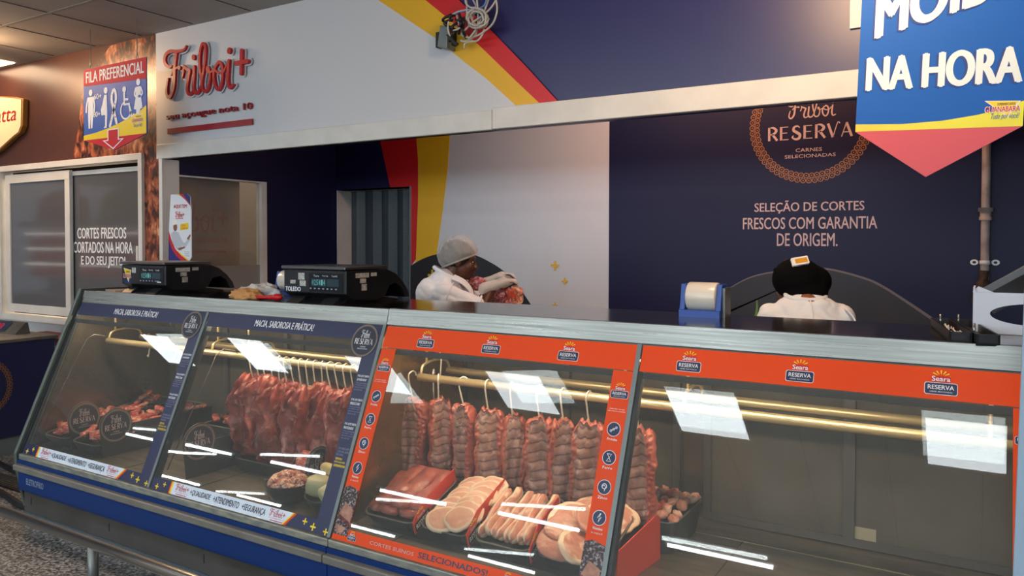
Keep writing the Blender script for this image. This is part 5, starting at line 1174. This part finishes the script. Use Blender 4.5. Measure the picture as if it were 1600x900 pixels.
# guard rail and hoses
t = thing('guard_rail', 'steel bumper rail on a post along the foot of the case', 'rail', (-3.22, 1.855, 0)); GRM = mat('polished_tube', 'c9c6c0', .28, 1.)
b = MB(); b.tube([(-4.85, 1.855, .25), (.6, 1.855, .25)], .024, GRM, 18); b.build('bar', t)
for x in (-3.225, -4.8, -.9):
    b = MB(); b.tube([(x, 1.855, .0), (x, 1.855, .24)], .022, STEELD, 14); b.lathe((x, 1.855, 0), (0, 0, 1), [(.05, 0), (.05, .006), (.024, .01)], STEELD, 18); b.build('post', t)
for k, (p0, lab) in enumerate((((-5.5, 2.62), 'black hose on the floor nearest the freezer'), ((-5.1, 2.35), 'black hose on the floor beside the case end'))):
    b = MB(); b.tube([(p0[0]-1.5, p0[1]-.15, .02), (p0[0]-.5, p0[1]+.03, .02), (p0[0], p0[1], .02), (p0[0]+.55, p0[1]-.05, .02), (p0[0]+.62, p0[1]+.3, .02)], .018, BLACKP, 8, sm=6); solo('floor_hose', b, lab, 'hose', (p0[0], p0[1], 0))
b = MB(); b.box(-5.75, -4.75, 2.43, 2.56, 0, .012, BLACKP)
for k in range(26): b.box(-5.74+k*.038, -5.728+k*.038, 2.44, 2.55, .012, .016, STEELD)
solo('drain_grate', b, 'dark drain grate on the floor left of the case', 'drain', (-5.2, 2.5, 0))
# store aisle across the way, mirrored in the smoked window
t = thing('refrigerated_shelf', 'tall open refrigerated shelf across the aisle, mirrored in the smoked window', 'shelf', (-15.5, -2.2, 0)); b = MB(); b.box(-19.5, -12.5, -2.9, -2.8, 0, 1.9, WHITE); b.box(-19.5, -12.5, -2.9, -2.0, 0, .35, ALU); b.box(-19.5, -12.5, -2.85, -2.2, 1.85, 2.0, WHITE); b.build('body', t)
SHL = emis('shelf_fill_glow', 'fff0dc', 9)  # glowing strips added to brighten the shelf for its mirror image
PKG = mat('package_orange', 'b0502a', .5)
for z in (.7, 1.05, 1.4):
    b = MB(); b.box(-19.4, -12.6, -2.8, -2.25, z, z+.03, WHITE); b.build('shelf_board', t)
    b = MB()
    for k in range(60): x = -19.3+k*.111; b.box(x, x+.09, -2.7, -2.35, z+.03, z+.16+.08*rnd.random(), PKG if k % 3 else RED)
    b.build('packages', t)['kind'] = 'stuff'
    b = MB(); b.box(-19.4, -12.6, -2.3, -2.26, z+.30, z+.31, SHL); b.build('light_strip', t)
b = MB(); FA = Fr((-16, -2.1, 0), (-1, 0, 0), (0, 0, 1)); FA = Fr((-16, -2.1, 0), (1, 0, 0), (0, 0, 1))
for x in (-17.6, -15.2, -13.2): b.prism(Fr((x, -2.15, 2.0), (1, 0, 0), (0, 0, 1)), [(-1, 0), (1, 0), (.9, .45), (.45, .62), (0, .68), (-.45, .62), (-.9, .45)], -.03, .03, RED if x != -15.2 else YEL)
b.build('header_board', t)
# ------------------------------------------------------------------ people behind the counter
SKIN = mat('dark_brown_skin', '5a3322', .45, col2='4a2819', scale=14); SKIN2 = mat('brown_skin', '8a5436', .5)
COAT = mat('white_coat_cotton', 'eef0f4', .85, col2='e4e6ea', scale=6, bump=.3, bscale=14, spec=.2); HAIR = mat('dark_hair', '15100e', .6); BEANIE = mat('black_knit', '09090b', .9, spec=.08, bump=.15, bscale=120)
TROU = mat('white_trousers', 'bfbab2', .8); BOOT = mat('white_boots', 'c9c6c0', .5)
def cap(mb, a, ra, b_, rb, mt, n=16):
    a, b_ = Vector(a), Vector(b_); ax = (b_-a); L_ = ax.length; pr = []
    for k in range(6): t = math.pi/2*(1-k/5); pr.append((max(ra*math.cos(t), 1e-4), -ra*math.sin(t)))
    for k in range(6): t = math.pi/2*k/5; pr.append((max(rb*math.cos(t), 1e-4), L_+rb*math.sin(t)))
    mb.lathe(a, ax, pr, mt, n)
def meld(mb, name, mt, vox, parent, sm=6, world=None, M=Matrix.Identity(4), fac=.6):
    # one continuous skin over the joined volumes
    me = bpy.data.meshes.new('tmp'); me.from_pydata(mb.v, [], mb.f); o = bpy.data.objects.new('tmp', me); C.objects.link(o)
    r = o.modifiers.new('r', 'REMESH'); r.mode = 'VOXEL'; r.voxel_size = vox
    s_ = o.modifiers.new('s', 'SMOOTH'); s_.iterations = sm; s_.factor = fac
    bpy.context.view_layer.update(); dg = bpy.context.evaluated_depsgraph_get()
    m2 = bpy.data.meshes.new_from_object(o.evaluated_get(dg)); bpy.data.objects.remove(o)
    if mt is COAT or mt is TROU:
        for v, nrm in zip(m2.vertices, [n_.vector.copy() for n_ in m2.vertex_normals]):
            q = v.co; w_ = N3(q.x*9+q.z*4, q.y*9, q.z*5)+.6*N3(q.x*5, q.y*5+3, q.z*17+q.x*9); v.co = q+nrm*(.007*w_-.008*max(0, 1-abs(N3(q.x*5+q.z*7, q.y*5-q.z*4, q.z*2+5))*7)-.005*max(0, 1-abs(N3(q.x*11, q.y*11+q.z*5, q.z*6+9))*6))
    m2.name = name; m2.materials.clear(); m2.materials.append(mt); m2.polygons.foreach_set('use_smooth', [True]*len(m2.polygons)); m2.transform(M)
    p = bpy.data.objects.new(name, m2); C.objects.link(p); ORG[p.name] = Vector((0, 0, 0)); p.parent = parent; return p
def head(mb, c, Rm, mt, k=1.):
    # local axes: x forward, y left, z up
    P = lambda x, y, z: Vector(c)+Rm@(Vector((x, y, z))*k)
    E_ = lambda x, y, z, r: mb.ell(P(x, y, z), [q*k for q in r], mt, Rm, 22, 14)
    E_(-.012, 0, .03, (.098, .076, .098)); E_(.025, 0, -.035, (.064, .060, .078)); E_(.05, 0, -.085, (.034, .036, .026)); E_(.055, 0, .02, (.035, .055, .045))
    E_(.062, .03, -.02, (.028, .03, .028)); E_(.062, -.03, -.02, (.028, .03, .028))
    cap(mb, P(.078, 0, .02), .011*k, P(.100, 0, -.018), .013*k, mt); E_(.099, 0, -.026, (.018, .022, .013)); E_(.09, .014, -.028, (.012, .010, .010)); E_(.09, -.014, -.028, (.012, .010, .010))
    E_(.083, 0, -.054, (.017, .026, .009)); E_(.081, 0, -.069, (.017, .023, .010)); E_(.078, 0, .036, (.015, .05, .010))
    for s_ in (1, -1): E_(-.012, .078*s_, -.004, (.020, .010, .033))
    cap(mb, P(-.03, 0, -.05), .056*k, P(-.05, 0, -.15), .062*k, mt)
    return P
def hand(mb, w_, Rm, mt, curl=.6, side=1, k=1.):
    # wrist at w_, local x towards the fingers, z out of the back of the hand, y towards the thumb*side
    P = lambda x, y, z: Vector(w_)+Rm@(Vector((x, y*side, z))*k)
    for y0 in (-.028, -.010, .010, .028): cap(mb, P(.005, y0*.6, 0), .017*k, P(.085, y0, 0), .013*k, mt, 10)
    for j, (y0, l) in enumerate(((.030, .070), (.010, .080), (-.010, .074), (-.029, .058))):
        p = Vector((.088, y0, 0)); a = .15
        for s_ in range(3):
            a += curl*(.5+.35*s_); q = p+Vector((math.cos(a), 0, -math.sin(a)))*l*(.45, .32, .25)[s_]; r0 = .0095-.0012*s_; cap(mb, P(*p), r0*k, P(*q), (r0-.001)*k, mt, 10); p = q
    t0 = Vector((.025, .028, -.006)); t1 = Vector((.062, .052, -.020)); t2 = Vector((.090, .050, -.034)); cap(mb, P(*t0), .014*k, P(*t1), .0105*k, mt, 10); cap(mb, P(*t1), .0105*k, P(*t2), .009*k, mt, 10)
def rot3(f, up=(0, 0, 1)):
    x = Vector(f).normalized(); y = Vector(up).cross(x).normalized(); z = x.cross(y); return Matrix((x, y, z)).transposed()
# person one: in profile, facing the right of the picture, lifting a piece of meat
YP = 3.95; hc = onY(717, 407, YP); fd = Vector((.84, .54, 0)).normalized(); sd = Vector((fd.y, -fd.x, 0))   # sd points to the camera side
p1 = thing('person', 'person in white coat and clear hair net handling meat in gloves behind the counter', 'person', (hc.x, hc.y, 0))
M0 = Matrix.Translation((-hc.x, -hc.y, 0))
Q = lambda f, s_, z: Vector((hc.x, hc.y, 0))+fd*f+sd*s_+Vector((0, 0, z))
hz = hc.z-.005; RH = rot3(fd*.985+Vector((0, 0, -.17)))
def px1(x, y, dd=0.):                                               # a point in the person's own upright plane, moved dd towards the viewer's side
    d = ray(x, y); n = Vector((-fd.y, fd.x, 0)); t = (Vector((hc.x, hc.y, 0))-sd*(-dd)-CAM).dot(n)/d.dot(n); return CAM+d*t
body = MB(); T_ = SKIN; kk = .98
PH = head(body, Vector((hc.x, hc.y, hz))+fd*.012, RH, T_, kk)
shn = Q(-.085, .17, hz-.195); shf = Q(-.03, -.17, hz-.185)
eln = px1(752, 484, .17); wrn = px1(770, 447, .12); elf = px1(752, 478, -.16); wrf = px1(768, 440, -.05)
cap(body, Q(-.05, 0, hz-.14), .06, Q(-.09, 0, hz-.25), .07, T_)
for z, rx, ry in ((hz-.32, .12, .17), (hz-.48, .125, .16), (hz-.62, .13, .165)): body.ell(Q(-.09, 0, z), (rx, ry, .16), T_, rot3(fd))
for a, e_, w_ in ((shn, eln, wrn), (shf, elf, wrf)): cap(body, a, .055, e_, .045, T_); cap(body, e_, .042, w_, .030, T_)
hn = px1(797, 436, .10)-wrn; hf = px1(792, 430, -.04)-wrf
hand(body, wrn, rot3(hn, (-.3, -.5, 1)), T_, .35, 1, .95); hand(body, wrf, rot3(hf, (-.3, .5, 1)), T_, .4, -1, .95)
for s_ in (1, -1): cap(body, Q(-.09, .09*s_, hz-.66), .085, Q(-.06, .10*s_, .48), .06, T_); cap(body, Q(-.06, .10*s_, .48), .055, Q(-.09, .10*s_, .08), .04, T_); cap(body, Q(-.09, .1*s_, .05), .04, Q(.06, .11*s_, .035), .033, T_)
meld(body, 'body', SKIN, .0048, p1, 4, None, M0, .5)
cm = MB()
for z, rx, ry in ((hz-.20, .12, .185), (hz-.30, .15, .205), (hz-.50, .155, .20), (hz-.66, .165, .21), (hz-.85, .17, .215)): cm.ell(Q(-.095, 0, z), (rx, ry, .16), COAT, rot3(fd))
cm.ell(Q(-.105, 0, hz-.125), (.09, .12, .065), COAT, rot3(fd)); cm.ell(Q(-.17, .02, hz-.21), (.10, .165, .12), COAT, rot3(fd))
for a, e_ in ((shn, eln), (shf, elf)): cap(cm, a, .078, a.lerp(e_, .86), .072, COAT)
meld(cm, 'coat', COAT, .009, p1, 26, None, M0)
def ribbon(pts, w, out, par, nm):
    # a flat cloth band lying on the coat: pts along it, out = direction it faces
    P = catmull(pts, 6); vs = []; fs = []
    for i, p in enumerate(P):
        tg = (P[min(i+1, len(P)-1)]-P[max(i-1, 0)]).normalized(); o_ = out(p).normalized(); sd_ = tg.cross(o_).normalized()
        vs += [p-sd_*w*.5, p+sd_*w*.5, p+sd_*w*.5+o_*.006, p-sd_*w*.5+o_*.006]
    for i in range(len(P)-1):
        for k in range(4): l = (k+1) % 4; fs.append((4*i+k, 4*i+l, 4*i+4+l, 4*i+4+k))
    b = MB(); b.add(vs, fs+[(3, 2, 1, 0), tuple(4*(len(P)-1)+k for k in range(4))], COAT); return b.build(nm, par)
cen = Q(-.05, 0, hz-.3)
q = MB(); q.tube([Q(-.055, 0, hz-.088)+fd*(.098*math.cos(t_))+sd*(.094*math.sin(t_))+Vector((0, 0, -.050*math.cos(t_))) for t_ in [2*math.pi*k/36 for k in range(36)]], .013, COAT, 10, True); q.build('collar', p1)
for s_ in (1, -1): ribbon([Q(-.03, .108*s_, hz-.095), Q(.03, .112*s_, hz-.125), Q(.075, .10*s_, hz-.175), Q(.10, .065*s_, hz-.24)], .045, lambda p: Vector((p.x-cen.x, p.y-cen.y, .12)), p1, 'lapel')
q = MB()
for a, e_ in ((shn, eln), (shf, elf)):
    m_ = a.lerp(e_, .88); ax = (e_-a).normalized(); x_ = ax.cross(Vector((0, 0, 1))).normalized(); y_ = ax.cross(x_); q = MB()
    q.tube([m_+x_*.075*math.cos(t_)+y_*.075*math.sin(t_) for t_ in [2*math.pi*k/24 for k in range(24)]], .008, COAT, 6, True); q.build('cuff', p1)
q = MB(); c_ = shn+(eln-shn)*.12; ax = (eln-shn).normalized(); x_ = ax.cross(Vector((0, 0, 1))).normalized(); y_ = ax.cross(x_)
q.tube([c_+x_*.088*math.cos(t_)+y_*.088*math.sin(t_) for t_ in [2*math.pi*k/30 for k in range(30)]], .0035, COAT, 6, True); q.build('sleeve_seam', p1)
tr_ = MB()
for s_ in (1, -1): cap(tr_, Q(-.09, .09*s_, hz-.72), .105, Q(-.06, .10*s_, .48), .075, TROU); cap(tr_, Q(-.06, .1*s_, .48), .075, Q(-.09, .1*s_, .14), .062, TROU)
meld(tr_, 'trousers', TROU, .014, p1, 4, None, M0)
for s_ in (1, -1): q = MB(); cap(q, Q(-.09, .1*s_, .05), .055, Q(.06, .11*s_, .045), .045, BOOT); cap(q, Q(-.09, .1*s_, .06), .055, Q(-.09, .1*s_, .2), .06, BOOT); q.build('boot', p1)
hr = MB(); hr.ell(PH(-.032, 0, .038), (.108, .092, .094), HAIR, RH); hr.build('hair', p1)
NET = veil('hair_net', 'cfcdc8', .38, .6); NET.node_tree.nodes['Principled BSDF'].inputs['Base Color'].default_value = (.66, .65, .63, 1)
hn_ = MB(); Rn = rot3(fd*.93+Vector((0, 0, -.42)).normalized()*.0+Vector((0, 0, .36)))
def puff(d): return 1.02+.05*N3(d.x*9, d.y*9, d.z*3)+.07*N3(d.x*2.5+4, d.y*2.5, d.z*2.5)+.025*N3(d.x*22, d.y*22, d.z*5)
bmn = MB(); bmn.ell(PH(-.03, 0, .045), (.127, .108, .108), NET, Rn, 84, 40, puff)
keep = [f for f in bmn.f if all((Rn.transposed()@(bmn.v[i]-PH(-.03, 0, .045))).z > -.048 for i in f)]
hn_.add(bmn.v, keep, NET, True); hn_.build('hair_net', p1)
q = MB(); c0 = PH(-.03, 0, .045); pts = [c0+Rn@Vector((.118*math.cos(a), .099*math.sin(a), -.046)) for a in [2*math.pi*k/40 for k in range(40)]]; q.tube(pts, .006, NET, 6, True)
for k in range(26):
    a = 2*math.pi*k/26+.1*math.sin(k*3); pts = []
    for j in range(7): ph_ = math.pi*.5*(1.25-j/6*1.15); r_ = 1.012; pts.append(c0+Rn@Vector((.127*r_*math.sin(max(ph_, .02))*math.cos(a+.03*j), .108*r_*math.sin(max(ph_, .02))*math.sin(a+.03*j), .108*r_*math.cos(ph_))))
    q.tube(pts, .0013, NET, 4)
q.build('elastic_band', p1)
for s_ in (1, -1):
    q = MB(); q.ell(PH(.072, .031*s_, .008), (.012, .013, .007), mat('eye_white_%d' % (s_+1), 'c9c0b6', .3)); ey = q.build('eye', p1); q = MB(); q.ell(PH(.081, .031*s_, .008), (.005, .007, .006), BLACKG); q.build('iris', ey)
q = MB(); LIP = mat('lips', '5e2f2a', .4); q.ell(PH(.096, 0, -.0545), (.006, .020, .006), LIP, RH); q.ell(PH(.093, 0, -.068), (.007, .018, .007), LIP, RH); q.build('lips', p1)
GLV = veil('clear_glove', 'e6dcd2', .62, .35)
for a, h_, s_, u_ in ((wrn, hn, 1, (-.3, -.5, 1)), (wrf, hf, -1, (-.3, .5, 1))):
    q = MB(); R_ = rot3(h_, u_); P = lambda x, y, z: Vector(a)+R_@Vector((x, y*s_, z))
    hand(q, a, R_, GLV, .35 if s_ > 0 else .4, s_, 1.02)
    for j in range(5): cap(q, P(-.02, -.02+.01*j, 0), .026, P(.08, -.025+.013*j, 0), .024, GLV, 10)
    cap(q, P(.07, 0, -.01), .03, P(.14, .0, -.02), .014, GLV, 10); cap(q, P(-.05, 0, 0), .044, P(.01, 0, 0), .036, GLV)
    meld(q, 'glove', GLV, .005, p1, 3, None, M0)
# meat being handled
hb = slab('beef_piece', .12, .13, .06, 91, BEEFT, 14, 16, 0, None, .1, .02, 1.); c = px1(792, 449, .05); hb.location = c; hb.rotation_euler = (.1, .1, -.6); tag(hb, 'pale pink ribbed meat piece held below the gloved hands', 'meat')
hb = slab('beef_piece', .10, .15, .05, 92, RIBFAT, 14, 16, 0, None, .1, .02, 1.); c = px1(808, 447, -.02); hb.location = c; hb.rotation_euler = (.0, .25, -.5); tag(hb, 'fatty meat strip hanging right of the gloved hands', 'meat')
o = lump_mesh('meat_chunk', (.062, .05, .045), 97, meatmat('minced_meat', '8a3a40', 'b05a60', 'd9a0a0', 45, (.5, .6)), .25, 2.2); o.location = px1(746, 443, -.03); tag(o, 'pink minced meat chunk in front of the chest of the person with hair net', 'meat')
o = lump_mesh('meat_chunk', (.07, .05, .05), 98, bpy.data.materials['minced_meat'], .25, 2.2); o.location = px1(783, 462, .03); tag(o, 'pink meat chunk under the near glove at the counter edge', 'meat')
tb = MB(); c = Q(.46, .0, 0); tb.box(c.x-.24, c.x+.24, c.y-.20, c.y+.20, 1.06, 1.10, WHITE)
t = thing('work_table', 'white cutting table before the person with the hair net', 'table', (c.x, c.y, 0)); tb.build('tabletop', t)
for sx in (-.2, .2):
    for sy in (-.17, .17): q = MB(); q.box(c.x+sx-.02, c.x+sx+.02, c.y+sy-.02, c.y+sy+.02, 0, 1.06, STEELD); q.build('leg', t)
# person two: seen from behind, stooping, black beanie
Y2 = 3.72; c2 = onY(1251, 437, Y2); f2 = Vector((-.42, .90, 0)).normalized(); s2 = Vector((f2.y, -f2.x, 0))
p2 = thing('person', 'person in black beanie and white coat seen from behind, head bowed', 'person', (c2.x, c2.y, 0)); M2 = Matrix.Translation((-c2.x, -c2.y, 0))
Q2 = lambda f, s_, z: Vector((c2.x, c2.y, 0))+f2*f+s2*s_+Vector((0, 0, z))
R2 = rot3(f2*.90+Vector((0, 0, -.40))); hz2 = c2.z-.005
body = MB(); PH2 = head(body, Vector((c2.x, c2.y, hz2-.02))+f2*.05-s2*.03, R2, SKIN2, .93)
z_s = onY(1250, 468, Y2-.1).z
cap(body, Q2(-.03, 0, hz2-.1), .058, Q2(-.10, 0, z_s-.03), .07, SKIN2)
for z, rx, ry in ((z_s-.17, .12, .17), (z_s-.34, .125, .16), (z_s-.5, .13, .165)): body.ell(Q2(-.10, 0, z), (rx, ry, .16), SKIN2, rot3(f2))
arms = []
for s_ in (1, -1):
    a = Q2(-.09, .148*s_, z_s-.085); e_ = Q2(.02, .23*s_, z_s-.34); w_ = Q2(.24, .12*s_, z_s-.36); arms.append((a, e_)); cap(body, a, .056, e_, .045, SKIN2); cap(body, e_, .042, w_, .030, SKIN2)
    hand(body, w_, rot3(f2*.9-s2*.3*s_+Vector((0, 0, -.2))), SKIN2, .5, -s_)
    cap(body, Q2(-.09, .09*s_, z_s-.55), .085, Q2(-.06, .10*s_, .46), .06, SKIN2); cap(body, Q2(-.06, .1*s_, .46), .055, Q2(-.09, .1*s_, .08), .04, SKIN2); cap(body, Q2(-.09, .1*s_, .05), .04, Q2(.06, .11*s_, .035), .033, SKIN2)
meld(body, 'body', SKIN2, .0048, p2, 4, None, M2, .5)
cm = MB()
for z, rx, ry in ((z_s-.16, .125, .18), (z_s-.27, .15, .20), (z_s-.42, .155, .20), (z_s-.58, .165, .21), (z_s-.76, .17, .215)): cm.ell(Q2(-.11, 0, z), (rx, ry, .16), COAT, rot3(f2))
cm.ell(Q2(-.10, 0, z_s-.035), (.09, .14, .06), COAT, rot3(f2)); cm.ell(Q2(-.075, 0, z_s+.005), (.075, .085, .05), COAT, rot3(f2))
for a, e_ in arms: cap(cm, a, .07, e_, .066, COAT); cap(cm, Q2(-.09, 0, z_s-.055), .065, a, .066, COAT)
meld(cm, 'coat', COAT, .009, p2, 18, None, M2)
q = MB(); cc = arms[0][0]; pts = [Q2(-.155, .15, z_s-.03), Q2(-.175, .185, z_s-.08), Q2(-.185, .195, z_s-.16), Q2(-.18, .20, z_s-.26)]; q.tube(pts, .004, COAT, 6, sm=4); q.build('sleeve_seam', p2)
q = MB(); q.tube([Q2(-.085, 0, z_s+.028)+f2*(.066*math.cos(a))+s2*(.084*math.sin(a))+Vector((0, 0, -.012+.014*math.cos(a))) for a in [2*math.pi*k/28 for k in range(28)]], .011, COAT, 10, True); q.build('collar', p2)
q = MB(); q.tube([Q2(-.165, 0, z_s+.0), Q2(-.205, 0, z_s-.06), Q2(-.235, 0, z_s-.16), Q2(-.25, 0, z_s-.30)], .004, COAT, 6, sm=4); q.build('back_seam', p2)
tr_ = MB()
for s_ in (1, -1): cap(tr_, Q2(-.09, .09*s_, z_s-.62), .105, Q2(-.06, .10*s_, .46), .075, TROU); cap(tr_, Q2(-.06, .1*s_, .46), .075, Q2(-.09, .1*s_, .14), .062, TROU)
meld(tr_, 'trousers', TROU, .014, p2, 4, None, M2)
for s_ in (1, -1): q = MB(); cap(q, Q2(-.09, .1*s_, .05), .055, Q2(.06, .11*s_, .045), .045, BOOT); cap(q, Q2(-.09, .1*s_, .06), .055, Q2(-.09, .1*s_, .2), .06, BOOT); q.build('boot', p2)
for s_ in (1, -1):
    q = MB(); q.ell(PH2(.077, .031*s_, .010), (.012, .013, .008), bpy.data.materials['eye_white_2']); ey = q.build('eye', p2); q = MB(); q.ell(PH2(.087, .031*s_, .009), (.004, .006, .006), BLACKG); q.build('iris', ey)
bn = MB(); cb_ = onY(1252, 438, Y2-.01); ux = RT.copy(); ux.z = 0; ux.normalize()
bn.ell(cb_-ux*.018+Vector((0, 0, .005)), (.125, .112, .10), BEANIE, rot3(f2)); bn.ell(cb_+ux*.052+Vector((0, 0, -.004))-f2*.02, (.08, .078, .074), BEANIE, rot3(f2)); bn.ell(cb_+ux*.105+Vector((0, 0, -.006))-f2*.02, (.024, .024, .024), BEANIE); bn.ell(cb_+ux*.01-f2*.06+Vector((0, 0, -.05)), (.07, .095, .05), BEANIE, rot3(f2))
bo = meld(bn, 'beanie', BEANIE, .008, p2, 8, None, M2)
q = MB(); pts = [cb_-ux*.115+f2*.01+Vector((0, 0, .05-.022*k))+Vector((0, 0, 0))-f2*.02*k+ux*.004*k*k for k in range(6)]; q.tube(pts, [.012, .016, .018, .018, .016, .012], BEANIE, 10, sm=4); q.build('beanie_fold', p2)
q = MB(); n_ = (-f2*.75+Vector((0, 0, .66))).normalized(); lu = ux; lv = n_.cross(lu).normalized(); o_ = onY(1250, 408, Y2-.095); fr = Fr(o_, lu*.97+lv*.2, lv); fr.N = fr.U.cross(fr.V)
if fr.N.dot(-FW) < 0: fr = Fr(o_, -fr.U, fr.V)
q.rrect(fr, -.040, -.022, .040, .022, .004, -.006, .004, WHITE); q.rrect(fr, -.024, -.013, .034, .013, .003, .004, .0046, mat('label_amber', 'd79a1e', .6)); q.build('sewn_label', p2)
